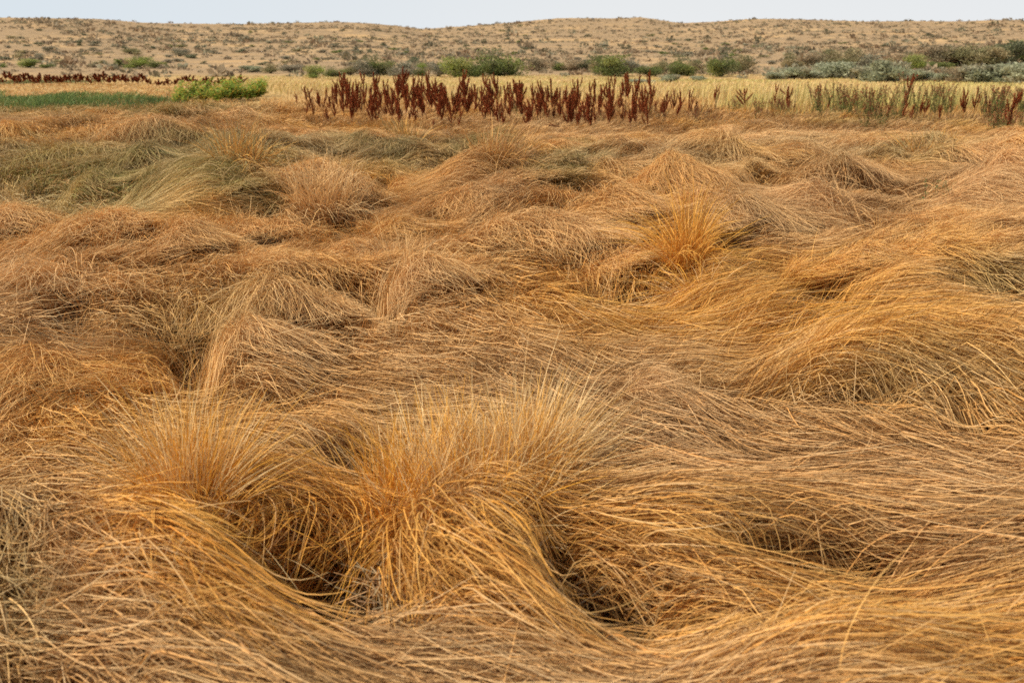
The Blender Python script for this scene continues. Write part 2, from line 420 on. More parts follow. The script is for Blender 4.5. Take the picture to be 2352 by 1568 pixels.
for (u, v, hw, hh) in MOUNDS: LF = np.maximum(LF, min(.75, hh * 2.2) * np.exp(-(((PU - u) / (hw * .6)) ** 2 + ((PV - v - 2) / (hw * .22)) ** 2)))
LF = LF * (1 - HOLE * .5)
# colour field
cn = fbm(GX / 1.3, GY / 1.6, 71, 3)[..., None]; cn2 = fbm(GX / .6, GY / .7, 81, 3)[..., None]
base = np.array(TAN) * 1.0 + np.clip(cn, 0, 1) * 1.6 * (np.array(GOLD) - np.array(TAN)) + np.clip(-cn, 0, 1) * 1.2 * (np.array(GREYTAN) - np.array(TAN))
base = base + np.clip(cn2, 0, 1) * .8 * (np.array(PALE) - base)
SC = base * .6; SWc = np.full(GX.shape + (1,), .6)
for (u, v, ru, rv, c, a) in CC:
    e = (a * e2(u, v, ru, rv))[..., None]; SC = SC + e * np.array(c); SWc = SWc + e
CF = SC / SWc
FIELD = np.concatenate([np.stack([H, VX, VY, LF, HOLE], -1), CF], -1)


def look(x, y):
    d = np.hypot(x, y)
    a = (np.arctan2(x, y) - AZ0) / (AZ1 - AZ0) * (NA - 1)
    l = (np.log(np.maximum(d, .2)) - ld[0]) / (ld[-1] - ld[0]) * (ND - 1)
    a = np.clip(a, 0, NA - 1.001); l = np.clip(l, 0, ND - 1.001)
    i = l.astype(int); j = a.astype(int); fi = (l - i)[..., None]; fj = (a - j)[..., None]
    return (FIELD[i, j] * (1 - fi) * (1 - fj) + FIELD[i + 1, j] * fi * (1 - fj) + FIELD[i, j + 1] * (1 - fi) * fj + FIELD[i + 1, j + 1] * fi * fj)


def terrain(x, y):
    z = terrain_base(x, y)
    f = look(x, y)
    d = np.hypot(x, y)
    infan = (np.abs(np.arctan2(x, y)) < AZ1) & (y > 0)
    fade = np.clip((26 - d) / 4, 0, 1)
    mat = np.clip(f[..., 0] - .30, 0, 1) * .9 * fade * infan
    return z + mat + .015 * fbm(x / .12, y / .12, 91, 2) * fade


# terrain sheet, a full disc round the viewer: fine in front, coarse behind
azs = np.concatenate([np.linspace(-math.pi, AZ0, 40)[:-1], np.linspace(AZ0, AZ1, 560), np.linspace(AZ1, math.pi, 40)[1:-1]])
ds = np.concatenate([np.geomspace(.5, 26, 230), np.geomspace(26.5, 1400, 330)])
D_, A_ = np.meshgrid(ds, azs, indexing='ij')
X = D_ * np.sin(A_); Y = D_ * np.cos(A_)
Z = terrain(X, Y)
V = np.stack([X, Y, Z], -1).reshape(-1, 3)
nd, na = D_.shape
i, j = np.meshgrid(np.arange(nd - 1), np.arange(na), indexing='ij')
jn = (j + 1) % na
Q = np.stack([i * na + j, i * na + jn, (i + 1) * na + jn, (i + 1) * na + j], -1).reshape(-1, 4)
cv = len(V)
V = np.concatenate([V, [[0, 0, 0]]])
Q3 = np.stack([np.full(na, cv), (np.arange(na) + 1) % na, np.arange(na), np.arange(na)], -1)
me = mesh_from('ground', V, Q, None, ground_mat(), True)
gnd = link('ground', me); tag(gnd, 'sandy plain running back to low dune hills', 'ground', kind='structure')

# ------------------------------------------------------------------ flattened grass
ABLADE = []


def grow(count, dmin, dmax, pw, npts, wid, length, azlim=34, blades_per_lock=14, lockr=.07, stray=.10, loose=.20):
    """locks of blades following the groomed field"""
    nl = count // blades_per_lock
    # radial pdf ~ d^(1-pw)
    U = rng.random(nl)
    k = 2 - pw
    d = (dmin ** k + U * (dmax ** k - dmin ** k)) ** (1 / k) if abs(k) > 1e-6 else dmin * (dmax / dmin) ** U
    # widen close to the camera so blades rooted outside still reach in
    lim = np.radians(azlim) + .5 / d
    a = rng.uniform(-1, 1, nl) * np.minimum(lim, math.radians(47))
    lx, ly = d * np.sin(a), d * np.cos(a)
    f = look(lx, ly)
    keep = rng.random(nl) > f[:, 4] * .93
    lx, ly, f, d = lx[keep], ly[keep], f[keep], d[keep]; nl = len(lx)
    b = blades_per_lock
    ljit = rng.normal(0, .17, nl); ldep = rng.random(nl) ** 1.2 * .17; lbri = rng.normal(0, .13, nl)
    llen = rng.uniform(.75, 1.15, nl)
    ljit = np.repeat(ljit, b); ldep = np.repeat(ldep, b); lbri = np.repeat(lbri, b); llen = np.repeat(llen, b)
    LX = np.repeat(lx, b); LY = np.repeat(ly, b); d = np.repeat(d, b)
    B = len(LX)
    rr = lockr * (.7 + .08 * d)
    ox, oy = rng.normal(0, 1, B) * rr, rng.normal(0, 1, B) * rr
    x = LX + ox; y = LY + oy
    cxp, cyp = LX.copy(), LY.copy()
    Ln = length * llen * rng.uniform(.6, 1.15, B)
    isst = rng.random(B) < stray
    jit = ljit + rng.normal(0, loose, B) + np.where(isst, rng.normal(0, .75, B), 0)
    dep = np.clip(ldep + rng.normal(0, .03, B), -.03, .2)
    f0 = look(x, y); A0 = np.arctan2(f0[:, 2], f0[:, 1])
    lf = np.clip(f0[:, 3] * rng.uniform(.5, 1.25, B), 0, 1)
    jit = jit + lf * rng.normal(0, .6, B)
    curl = rng.normal(0, .25, B) + np.where(isst, rng.normal(0, .45, B), 0) + lf * rng.normal(0, .25, B)
    P = np.zeros((B, npts, 3)); hf = np.zeros(B)
    ds_ = Ln / (npts - 1)
    up0 = lf * rng.uniform(.65, 1.15, B)
    upz = np.zeros(B)
    tipup = np.abs(rng.normal(0, .03, B)) + np.where(isst, np.abs(rng.normal(0, .06, B)), 0)
    first = None
    for q in range(npts):
        s = q / (npts - 1)
        ff = look(x, y)
        h = ff[:, 0]
        hf = h if q == 0 else hf * .45 + h * .55
        root = np.clip(1 - s / .3, 0, 1)
        z = hf - dep - root ** 1.5 * .14 * (1 - lf) + tipup * s ** 2
        z = z * (1 - lf * .45) + upz
        P[:, q, 0] = x; P[:, q, 1] = y; P[:, q, 2] = np.maximum(z, .01)
        fa = np.arctan2(ff[:, 2], ff[:, 1]); dA = np.arctan2(np.sin(fa - A0), np.cos(fa - A0))
        aa = A0 + dA * .5 + jit + curl * (s - .3)       # stems are stiff: they only half follow the bends
        el = up0 * (1.25 - 1.15 * s * (1.2 - .5 * lf))           # elevation of the blade above the mat
        el = np.clip(el, -.3, 1.35)
        st = ds_ * np.cos(el)
        # drift towards the axis of the lock
        aL = A0 + dA * .5 + ljit
        x = x + np.cos(aa) * st; y = y + np.sin(aa) * st
        cxp = cxp + np.cos(aL) * st; cyp = cyp + np.sin(aL) * st
        pull = .6 / npts * (1 - lf) * np.where(isst, .1, 1)
        x = x + (cxp - x) * pull; y = y + (cyp - y) * pull
        upz = upz + ds_ * np.sin(el)
    # few blades cross the hollows
    hm = np.maximum(look(P[:, npts // 2, 0], P[:, npts // 2, 1])[:, 4], look(P[:, -1, 0], P[:, -1, 1])[:, 4] * .9)
    hm = np.maximum(hm, look(P[:, npts // 4, 0], P[:, npts // 4, 1])[:, 4])
    kp = rng.random(B) > np.clip(hm * 1.5 - .08, 0, .98)
    P = P[kp]; lbri = lbri[kp]; d = d[kp]; B = len(P)
    zb = terrain_base(P[..., 0], P[..., 1]); P[..., 2] += zb
    # colour
    sarr = np.linspace(0, 1, npts)[None, :, None]
    c = look(P[:, npts // 2, 0], P[:, npts // 2, 1])[:, 5:8]
    bri = np.exp(lbri + rng.normal(-.02, .32, B))[:, None]
    hue = np.clip(rng.normal(0.02, .07, (B, 1)), -.09, .2)
    c = c * bri * np.concatenate([1 + 0 * hue, 1 - hue * .6, 1 - hue * 1.6], 1)
    strw = ((rng.random(B) < .3) & (c[:, 1] > c[:, 0] * .85))[:, None]
    c = np.where(strw, np.array(TAN) * bri, c)
    c = np.where((rng.random(B) < .22)[:, None], c * np.array([.56, .50, .44]), c)      # old brown stems, darkened to paint in the shade of creases
    pale = (rng.random(B) < .15)[:, None]
    c = np.where(pale, c * .45 + np.array([.78, .56, .29]) * .55, c)
    grn = c[:, 1] > c[:, 0] * .85
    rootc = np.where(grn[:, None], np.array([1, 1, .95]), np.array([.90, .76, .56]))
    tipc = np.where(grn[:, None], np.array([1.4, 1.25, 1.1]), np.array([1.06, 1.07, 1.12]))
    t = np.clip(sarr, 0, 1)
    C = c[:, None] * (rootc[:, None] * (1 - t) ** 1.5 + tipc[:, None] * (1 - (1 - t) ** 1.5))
    gm = (grn & (rng.random(B) < .75))[:, None, None] * np.clip((t - .35) / .65, 0, 1) * .7
    C = C * (1 - gm) + np.array(TAN) * gm
    C = capc(C)
    prof = np.interp(np.linspace(0, 1, npts), [0, .15, .6, 1], [.8, 1, .9, .25])
    W = (wid(d) * rng.uniform(.7, 1.3, B))[:, None] * prof[None]
    return P, W, C


acc = Acc()
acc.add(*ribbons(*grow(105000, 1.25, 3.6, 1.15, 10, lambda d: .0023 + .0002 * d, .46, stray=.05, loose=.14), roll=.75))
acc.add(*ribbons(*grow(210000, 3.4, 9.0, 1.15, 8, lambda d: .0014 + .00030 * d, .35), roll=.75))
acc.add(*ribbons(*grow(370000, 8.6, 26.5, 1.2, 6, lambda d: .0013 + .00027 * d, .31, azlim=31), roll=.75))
print('grass verts', acc.n)
# broken stems and old thatch tangled beneath the mat
n = 60000; npt = 4
d_ = 1.4 * (20 / 1.4) ** rng.random(n); a_ = rng.uniform(-.62, .62, n) * (1 + .3 / d_)
x_ = d_ * np.sin(a_); y_ = d_ * np.cos(a_); th = rng.uniform(0, 2 * math.pi, n); L_ = rng.uniform(.06, .26, n)
s_ = np.linspace(-.5, .5, npt)[None]; kb = rng.normal(0, .5, n)[:, None]
P = np.zeros((n, npt, 3))
P[..., 0] = x_[:, None] + np.cos(th[:, None] + kb * s_) * L_[:, None] * s_; P[..., 1] = y_[:, None] + np.sin(th[:, None] + kb * s_) * L_[:, None] * s_
Hs = look(x_, y_)[:, 0]
g0 = np.clip(Hs - .30, 0, 1) * .9 + .01
zc = g0 + (np.maximum(Hs - .12, g0 + .02) - g0) * rng.random(n)
P[..., 2] = np.maximum(zc[:, None] + (rng.normal(0, .35, n) * L_)[:, None] * s_, .012)
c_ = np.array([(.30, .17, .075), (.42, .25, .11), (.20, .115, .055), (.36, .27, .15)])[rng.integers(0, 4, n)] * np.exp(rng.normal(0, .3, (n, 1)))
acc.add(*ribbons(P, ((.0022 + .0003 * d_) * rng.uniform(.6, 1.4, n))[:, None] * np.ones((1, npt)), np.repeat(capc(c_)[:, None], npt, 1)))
# radiating tussocks: blades rise at the crown and arc outwards
extra = [(int(a_), int(b_), int(c_), float(d_)) for a_, b_, c_, d_ in zip(rng.uniform(-50, 2400, 140), rng.uniform(262, 640, 140), rng.uniform(28, 62, 140), rng.uniform(.1, .24, 140))]
for (u, v, hw, hh), main in zip(MOUNDS + extra, MDIR + list(math.radians(-62) + rng.normal(0, .7, 140))):
    c = unproj(u, v, .30 + .5 * hh); dist = math.hypot(c[0], c[1])
    R = hw / F * dist * 1.35
    n = int(min(1500, 420 + 13 * hw)); npt = 8
    f = look(np.array([c[0]]), np.array([c[1]]))[0]
    if v < 400 and u < 700: n = int(n * .35)
    if v > 520: n = int(n * .6); main = math.radians(-45) + (main - math.radians(-62)) * .4
    a = np.where(rng.random(n) < .88, rng.normal(main, .38, n), rng.uniform(0, 2 * math.pi, n))
    rr_ = R * rng.uniform(.35, 1.35, n) * np.where(np.cos(a - main) > 0, 1.15, .6)
    q1 = rng.normal(0, R * .20, n); q2 = rng.normal(0, R * .75, n)
    bx = c[0] + q1 * math.cos(main) - q2 * math.sin(main); by = c[1] + q1 * math.sin(main) + q2 * math.cos(main)
    top = hh * .33 * rng.uniform(.15, 1.0, n) ** 1.2 + .02
    s_ = np.linspace(0, 1, npt)[None]
    ex = rng.uniform(1.1, 1.7, n)[:, None]
    bend = rng.normal(0, .35, n)[:, None]
    P = np.zeros((n, npt, 3))
    P[..., 0] = bx[:, None] + rr_[:, None] * s_ ** ex * np.cos(a[:, None] + bend * s_)
    P[..., 1] = by[:, None] + rr_[:, None] * s_ ** ex * np.sin(a[:, None] + bend * s_)
    fall = rng.uniform(.15, 1.2, n)[:, None]
    Hm = look(P[..., 0], P[..., 1])[..., 0]
    base_ = look(bx, by)[:, 0][:, None] - .12
    arc = top[:, None] * (np.sin(np.pi * np.minimum(s_ * .62, 1)) * 1.15 - fall * .55 * s_ ** 2.5)
    z = base_ * (1 - s_) + (Hm - .01) * s_ + arc
    P[..., 2] = np.maximum(z, Hm - .10)
    col = look(P[:, 5, 0], P[:, 5, 1])[:, 5:8]
    tone = np.array([1, 1, 1]) * rng.uniform(.85, 1.2)
    c_ = col * tone * np.exp(rng.normal(.04, .26, (n, 1)))
    pl = rng.random((n, 1)) < .3
    c_ = np.where(pl, c_ * .45 + np.array(PALE) * .55, c_)
    gt_ = np.clip(s_[..., None] - .3, 0, 1) * (c_[:, 1] > c_[:, 0] * .85)[:, None, None]
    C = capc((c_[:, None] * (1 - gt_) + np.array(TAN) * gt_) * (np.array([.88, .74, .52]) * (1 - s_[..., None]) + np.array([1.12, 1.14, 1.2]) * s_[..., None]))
    W = ((.0012 + .00029 * dist) * rng.uniform(.7, 1.3, n))[:, None] * np.interp(s_[0], [0, .15, .6, 1], [.9, 1, .85, .22])[None]
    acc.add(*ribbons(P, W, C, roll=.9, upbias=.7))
tag(link('dry_grass', acc.mesh('dry_grass', M_STRAW)), 'golden flattened dry grass lying in waves over the field', 'grass', kind='stuff')


# ------------------------------------------------------------------ standing tufts of grass (things)
BRI = (.80, .585, .29)


def tuft(u, v, h0, n, height, r0, spread, lean, cols, label, wid=.0032, npts=9, droop=.6, hs=1.5):
    root = unproj(u, v, h0); root[2] = 0
    f = look(np.array([root[0]]), np.array([root[1]]))[0]
    zb = max(0.0, f[0] - .25)
    n = int(n * (2.6 if v > 900 else 1.3)); wid = wid * (1.1 if v > 900 else 1.1); lean = (lean[0] * 1.0, lean[1])
    a = rng.uniform(0, 2 * math.pi, n); rad = np.sqrt(rng.random(n))
    ox, oy = np.cos(a) * rad, np.sin(a) * rad
    height = height * hs; hgt = height * rng.uniform(.55, 1.05, n) * (1 - .25 * rad ** 2)
    sp_ = spread * (rad * .9 + .15) * rng.uniform(.4, 1.4, n)
    dx = ox / (rad + 1e-6) * sp_ + lean[0] * rng.uniform(.5, 1.3, n) + rng.normal(0, .19 * height, n)
    dy = oy / (rad + 1e-6) * sp_ + lean[1] * rng.uniform(.5, 1.3, n) + rng.normal(0, .19 * height, n)
    fal = rng.random(n) < .28
    fa_ = math.radians(-55) + rng.normal(0, 1.1, n)
    dx = np.where(fal, np.cos(fa_) * height * rng.uniform(.3, .75, n), dx); dy = np.where(fal, np.sin(fa_) * height * rng.uniform(.3, .75, n), dy)
    hgt = np.where(fal, hgt * .62, hgt * (1 - .25 * rad ** 2))
    nc = max(6, n // 12); ci = rng.integers(0, nc, n); kk_ = np.where(fal, .2, .62)
    dx = dx * (1 - kk_) + dx[ci] * kk_; dy = dy * (1 - kk_) + dy[ci] * kk_; ox = ox * .35 + ox[ci] * .65; oy = oy * .35 + oy[ci] * .65
    hgt = hgt * .6 + hgt[ci] * .4
    hor = np.hypot(dx, dy)
    s = np.linspace(0, 1, npts)[None]
    P = np.zeros((n, npts, 3))
    e = rng.uniform(1.5, 2.3, n)[:, None]
    P[..., 0] = (ox * r0 * 1.4)[:, None] + dx[:, None] * s ** e
    P[..., 1] = (oy * r0 * 1.4)[:, None] + dy[:, None] * s ** e
    dr = np.clip(droop * hor / height * rng.uniform(.5, 1.4, n), 0, 1.1)
    dr = np.where(fal, rng.uniform(.65, 1.1, n), dr)[:, None]
    sb = rng.normal(0, .07, n)[:, None] * s ** 2.2; P[..., 0] += sb; P[..., 1] += rng.normal(0, .05, n)[:, None] * s ** 2
    P[..., 2] = zb - .02 + hgt[:, None] * (s * (1 + .3 * dr) - dr * s ** 2.6)
    P[..., 2] = np.maximum(P[..., 2], .02)
    c = np.array(cols)[rng.integers(0, len(cols), n)] * np.exp(rng.normal(0, .2, (n, 1)))
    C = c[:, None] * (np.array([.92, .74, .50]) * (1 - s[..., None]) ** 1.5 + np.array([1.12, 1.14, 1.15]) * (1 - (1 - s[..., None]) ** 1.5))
    C = capc(C)
    prof = np.interp(s[0], [0, .15, .6, 1], [.9, 1, .85, .22])
    W = (wid * rng.uniform(.7, 1.3, n))[:, None] * prof[None]
    V, Q, CC_ = ribbons(P, W, C, roll=1.0, upbias=.3)
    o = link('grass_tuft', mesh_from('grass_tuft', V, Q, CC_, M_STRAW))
    o.location = (root[0], root[1], 0)
    tag(o, label, 'grass tuft', 'tufts of dry grass standing up out of the flattened mat')
    return o


tuft(440,1165,.3,560,.50,.08,.03,(-.02,.05),[AMBER,GOLD,BRI,BRI],droop=.15,label='upright golden tuft rising at the left of the foreground, tips pointing straight up')
tuft(1080,1130,.3,720,.40,.24,.08,(-.01,.10),[GOLD,BRI,BRI,AMBER],droop=.15,label='broad brush of pale upright grass tips in the centre foreground')
tuft(880,1180,.25,220,.44,.08,.16,(-.05,.06),[AMBER,GOLD],droop=.25,label='loose orange tuft between the two dark hollows left of centre')
tuft(1210,1110,.3,420,.46,.09,.10,(.04,.08),[GOLD,BRI,BRI],droop=.2,label='pale straw brush leaning right beside the right-hand foreground hollow')
tuft(1570,650,.25,420,.62,.09,.38,(-.04,-.02),[AMBER,GOLD,GOLD],'orange fountain-shaped tuft with arching blades right of the middle', wid=.0042, droop=.9)
tuft(1600,700,.25,160,.40,.09,.34,(-.12,-.1),[GOLD,PALE],'small spread tuft drooping in front of the orange fountain-shaped tuft', wid=.004, droop=1.2)
tuft(740,520,.25,380,.62,.22,.18,(-.03,0),[PALE,PALE,TAN],'pale bleached tuft standing beside the brown mound left of the middle', wid=.006)
tuft(560,480,.25,300,.58,.16,.22,(0,0),[RUST,GOLD,OLIVE],'orange brown tuft on the right end of the left mound', wid=.006)
tuft(1150,450,.3,300,.55,.2,.2,(.08,0),[BROWN,TAN,RUST],'brown tuft crowning the mound just above the centre', wid=.006)
tuft(2000,620,.25,200,.36,.12,.2,(0,0),[RUST,BROWN],'small reddish tuft low in the mat at the right', wid=.0045)
tuft(930,650,.3,300,.42,.2,.2,(.03,.05),[PALE,TAN],'pale spiky tuft on the crest left of the centre dip', wid=.004)
tuft(430,262,.3,180,.45,.15,.12,(0,0),[TAN,GOLD],'small peaked straw tuft in front of the leafy green patch', wid=.012)
tuft(2130,370,.3,420,.75,.35,.35,(0,0),[TAN,OLIVE,GOLD],'large rounded tuft at the upper right below the green weeds', wid=.007, hs=.85)
tuft(930,320,.3,260,.62,.2,.2,(-.05,0),[GOLD,OLIVE,TAN],'tuft with a dark olive left side below the red docks', wid=.010)
tuft(1240,1000,.3,200,.40,.14,.16,(.08,.05),[PALE,TAN],'sparse pale wisps just behind the broad central brush')
tuft(470,880,.2,160,.34,.1,.22,(.05,-.05),[TAN,GREYTAN],'tangled grey-tan tuft over the dark hollow at the left middle')


# ------------------------------------------------------------------ generic upright grass for far bands
def band(name, label, n, us, vs, height, wid, cols, kind='stuff', lean=.15, npts=4, patch=None, mask=None):
    u = rng.uniform(us[0], us[1], n); v = vs[0] + (vs[1] - vs[0]) * rng.random(n)
    r = np.stack([(u - CX) / F, cp + (CY - v) / F * sp, -sp + (CY - v) / F * cp], 1)
    t = CAMZ / -r[:, 2]; x = r[:, 0] * t; y = r[:, 1] * t
    if mask is not None:
        k = mask(u, v, x, y) > rng.random(n); x, y, u, v = x[k], y[k], u[k], v[k]; n = len(x)
    d = np.hypot(x, y)
    tuf = fbm(x / .9, y / 1.4, 201, 3)
    hh = height * rng.uniform(.5, 1.1, n) * (1 + .35 * tuf)
    ang_ = rng.uniform(0, 2 * math.pi, n); ln = rng.normal(0, lean, n) * hh
    s = np.linspace(0, 1, npts)[None]
    P = np.zeros((n, npts, 3))
    P[..., 0] = x[:, None] + (np.cos(ang_) * ln)[:, None] * s ** 1.6 + (.10 * hh)[:, None] * s ** 2
    P[..., 1] = y[:, None] + (np.sin(ang_) * ln)[:, None] * s ** 1.6
    hh = hh * np.interp(d, [24, 34, 46, 60], [1, .85, .45, .16])
    if name == 'yellow_grass': hh = hh * (1 + .35 * np.clip((u - 1500) / 300, 0, 1))
    P[..., 2] = terrain(x, y)[:, None] + hh[:, None] * s
    cc = np.array(cols)
    pn = np.clip((fbm(x / 3.5, y / 5, 211, 3) + 1) / 2 * 1.6 - .3 + rng.normal(0, .18, n), 0, .999)
    c = cc[(pn * len(cc)).astype(int)] * np.exp(rng.normal(0, .16, (n, 1)))
    C = c[:, None] * (np.array([.9, .9, .8]) * (1 - s[..., None]) + np.array([1.08, 1.06, 1.05]) * s[..., None])
    W = (wid * d / 30 * rng.uniform(.7, 1.3, n))[:, None] * np.interp(s[0], [0, .5, .8, 1], [.8, .8, 1, .3])[None]
    V, Q, CC_ = ribbons(P, W, capc(C), roll=1.0, upbias=.1)
    o = link(name, mesh_from(name, V, Q, CC_, M_STRAW)); tag(o, label, 'grass', kind=kind)
    return o


YEL=(.66,.50,.20); YELP=(.72,.57,.29); YGR=(.50,.45,.17); STR=(.60,.42,.20)
band('yellow_grass', 'pale yellow standing grass behind the red docks', 80000, (-150, 2500), (174, 262), .50, .014, [YGR, YGR, YEL, YELP, STR],
     mask=lambda u, v, x, y: np.clip((u - 350 - (v - 180) * 6) / 250, .12 * (v < 200), 1) * ((v < 238) | (u > 1600 + (262 - v) * 8)))
band('green_grass', 'green marsh grass in the low strip at the left', 30000, (-100, 430), (212, 264), .34, .013, [(.09,.14,.05), (.13,.20,.06), (.19, .26, .08), (.13,.20,.06), (.30,.30,.12)], lean=.45,
     mask=lambda u, v, x, y: np.clip(1.2 - np.abs(v - 240 - 5 * np.sin(u / 60)) / 19 + fbm(x / 1.2, y / 4, 401, 3) * 1.6, 0, 1) * np.clip((430 - u) / 120, 0, 1))
band('mixed_grass', 'rusty and straw coloured upright grass among the docks and weeds', 22000, (600, 2450), (244, 296), .27, .010, [RUST, TAN, BROWN, GOLD, YGR], lean=.4,
     mask=lambda u, v, x, y: np.clip(.35 + fbm(x / 1.1, y / 2, 411, 3) * 1.2 + (u > 1550) * .35, 0, 1))
band('reeds', 'strip of green reeds behind the far left red docks', 9000, (-100, 260), (186, 192), .42, .016, [GREEN, OLIVE, (.16, .2, .09)],
     mask=lambda u, v, x, y: np.clip((250 - u) / 120, 0, 1))


band('short_straw', 'short rust and straw coloured grass in the flat left middle distance', 45000, (-100, 2450), (192, 262), .20, .016, [TAN, GREYTAN, TAN, PALE], lean=.9,
     mask=lambda u, v, x, y: np.maximum(np.clip((620 - u) / 200, .0, 1), np.clip((v - 226) / 10, 0, 1) * (u > 600)))
# ------------------------------------------------------------------ dock plants
def tube_path(P, R, k=5):
    n = len(P); V = []; Q = []
    for i in range(n):
        t = P[min(i + 1, n - 1)] - P[max(i - 1, 0)]; t = t / (np.linalg.norm(t) + 1e-9)
        a = np.cross(t, [0.3, 1, .1]); a /= np.linalg.norm(a); b = np.cross(t, a)
        for j in range(k):
            th = 2 * math.pi * j / k
            V.append(P[i] + R[i] * (a * math.cos(th) + b * math.sin(th)))
    for i in range(n - 1):
        for j in range(k):
            Q.append((i * k + j, i * k + (j + 1) % k, (i + 1) * k + (j + 1) % k, (i + 1) * k + j))
    return np.array(V), np.array(Q)


SEEDC = [(.25,.052,.015),(.32,.07,.019),(.17,.036,.012),(.40,.13,.04)]


def quads_at(P, N, size, cols, aspect=1.0):
    """random little faces centred on P"""
    n = len(P)
    a = rng.normal(size=(n, 3)); a /= np.linalg.norm(a, axis=1, keepdims=True)
    if N is not None:
        a = a * .6 + N; a /= np.linalg.norm(a, axis=1, keepdims=True) + 1e-9
    b = np.cross(a, rng.normal(size=(n, 3))); b /= np.linalg.norm(b, axis=1, keepdims=True) + 1e-9
    s = (size * rng.uniform(.6, 1.4, n))[:, None]
    a = a * s * aspect; b = b * s * .5
    V = np.stack([P - a * .5, P + b * .8, P + a * .6, P - b * .8], 1).reshape(-1, 3)
    Q = np.arange(n * 4).reshape(n, 4)
    return V, Q, np.repeat(cols, 4, axis=0)


def dock_parts(hgt, nb, fan, dens=1.15, seedsize=.018):
    """stem mesh and list of seed spike meshes, base at origin"""
    lean = np.array([random.uniform(-.12, .12), random.uniform(-.1, .1), 0])
    s = np.linspace(0, 1, 8)[:, None]
    P = np.array([[0, 0, 1.0]]) * s * hgt + lean * s ** 1.7 * hgt + np.stack([np.sin(s[:, 0] * 7) * .006, np.cos(s[:, 0] * 6) * .006, 0 * s[:, 0]], 1)
    stem = Acc(); V, Q = tube_path(P, np.interp(s[:, 0], [0, 1], [.008, .003]) * 1.0, 5)
    cs = np.interp(V[:, 2] / hgt, [0, .5, 1], [1, .55, .3])[:, None] * np.array([.42, .17, .06]) + np.array([.03, .01, .004])
    stem.add(V, Q, cs)
    spikes = []

    def spike(path, r):
        n = int(260 * dens * np.linalg.norm(path[-1] - path[0]) / .3 * (r / .02))
        t = rng.random(n)
        base = np.stack([np.interp(t, np.linspace(0, 1, len(path)), path[:, k]) for k in range(3)], 1)
        rr = r * np.interp(t, [0, .2, .7, 1], [.6, 1, .9, .25]) * (.65 + .6 * (np.sin(t * 46) > -.2))
        off = rng.normal(size=(n, 3)); off /= np.linalg.norm(off, axis=1, keepdims=True)
        Pp = base + off * (rr * rng.random(n) ** .5)[:, None]
        cols = np.array(SEEDC)[rng.integers(0, 4, n)] * np.exp(rng.normal(0, .22, (n, 1)))
        return quads_at(Pp, off, seedsize, cols)
    main = P[3:]
    spikes.append(spike(main, .026))
    for k in range(nb):
        t0 = random.uniform(.28, .75)
        b0 = np.array([np.interp(t0, s[:, 0], P[:, c]) for c in range(3)])
        a = random.uniform(0, 2 * math.pi); L = hgt * random.uniform(.22, .45) * (1.15 - t0 * .5)
        out = np.array([math.cos(a), math.sin(a) * .8, 0]) * fan * random.uniform(.6, 1.3)
        q = np.linspace(0, 1, 5)[:, None]
        path = b0 + out * L * (q * 1.2 - .35 * q * q) + np.array([0, 0, 1]) * L * (q * .75 + .25 * q * q)
        V, Q = tube_path(path, np.linspace(.0035, .0015, 5), 4)
        stem.add(V, Q, np.tile([.20, .06, .025], (len(V), 1)))
        spikes.append(spike(path[1:], .019))
    return stem, spikes


DOCKS = []
specs = [(1.0, 7, .35), (.95, 9, .42), (1.05, 6, .28), (.85, 8, .5), (.9, 10, .35), (1.0, 4, .3), (.8, 7, .7), (1.1, 8, .4), (.7, 9, .95)]
for sp3 in specs:
    st, spk = dock_parts(*sp3)
    # join pairs of neighbouring branches so that a plant has a handful of seed heads
    stm = st.mesh('stem', M_STRAW)
    sm = []
    for kk in spk:
        a_ = Acc(); a_.add(*kk); sm.append(a_.mesh('seed_head', M_SEED))
    DOCKS.append((stm, sm, sp3[0]))
FARD = []
for q in range(5):
    st, spk = dock_parts(random.uniform(.8, 1.0), random.randint(3, 6), .5, dens=.8, seedsize=.034)
    a_ = Acc(); a_.add(np.concatenate(st.V), np.concatenate([qq for qq in st.Q]), np.concatenate(st.C))
    for kk in spk: a_.add(*kk)
    FARD.append((a_.mesh('dock_plant', M_SEED), 1.0))


def place(u, v):
    """point of the terrain seen at pixel u, v"""
    r = ray(u, v)
    az_ = math.atan2(r[0], r[1])
    dd = np.geomspace(8, 420, 1500)
    xs, ys = dd * math.sin(az_), dd * math.cos(az_)
    zs = terrain_base(xs, ys)
    _, pv = project(xs, ys, zs)
    m = np.minimum.accumulate(pv)
    k = np.argmax(m <= v) if (m <= v).any() else int(np.argmin(pv))
    return float(xs[k]), float(ys[k]), float(zs[k]), float(dd[k])


def put_dock(u, v, top, label, group, variant=None, tilt=0.0, rot=None, far=False, category='dock plant'):
    x, y, z, d = place(u, v)
    hpx = (v - top) * .86
    hm = hpx / F * math.hypot(d, 1.0)
    if far:
        me_, h0 = FARD[random.randrange(len(FARD))]
        o = link('dock_plant', me_)
        sc = hm / .95
    else:
        k = random.randrange(len(DOCKS) - 1) if variant is None else variant
        stm, sm, h0 = DOCKS[k]
        o = bpy.data.objects.new('dock_plant', None); COL.objects.link(o); o.empty_display_size = .05
        link('stem', stm, o)
        for m_ in sm: link('seed_head', m_, o)
        sc = hm / h0
    o.location = (x, y, z); o.scale = (sc * random.uniform(.95, 1.35),) * 2 + (sc,)
    o.rotation_euler = (random.gauss(0, .10), tilt + random.gauss(0, .11), random.uniform(0, 6.28) if rot is None else rot)
    if far: o.scale = (sc * 3.2, sc * 3.2, sc)
    if tilt: o.rotation_euler = (0, tilt, random.uniform(-.4, .4))
    tag(o, label, category, group)
    return o


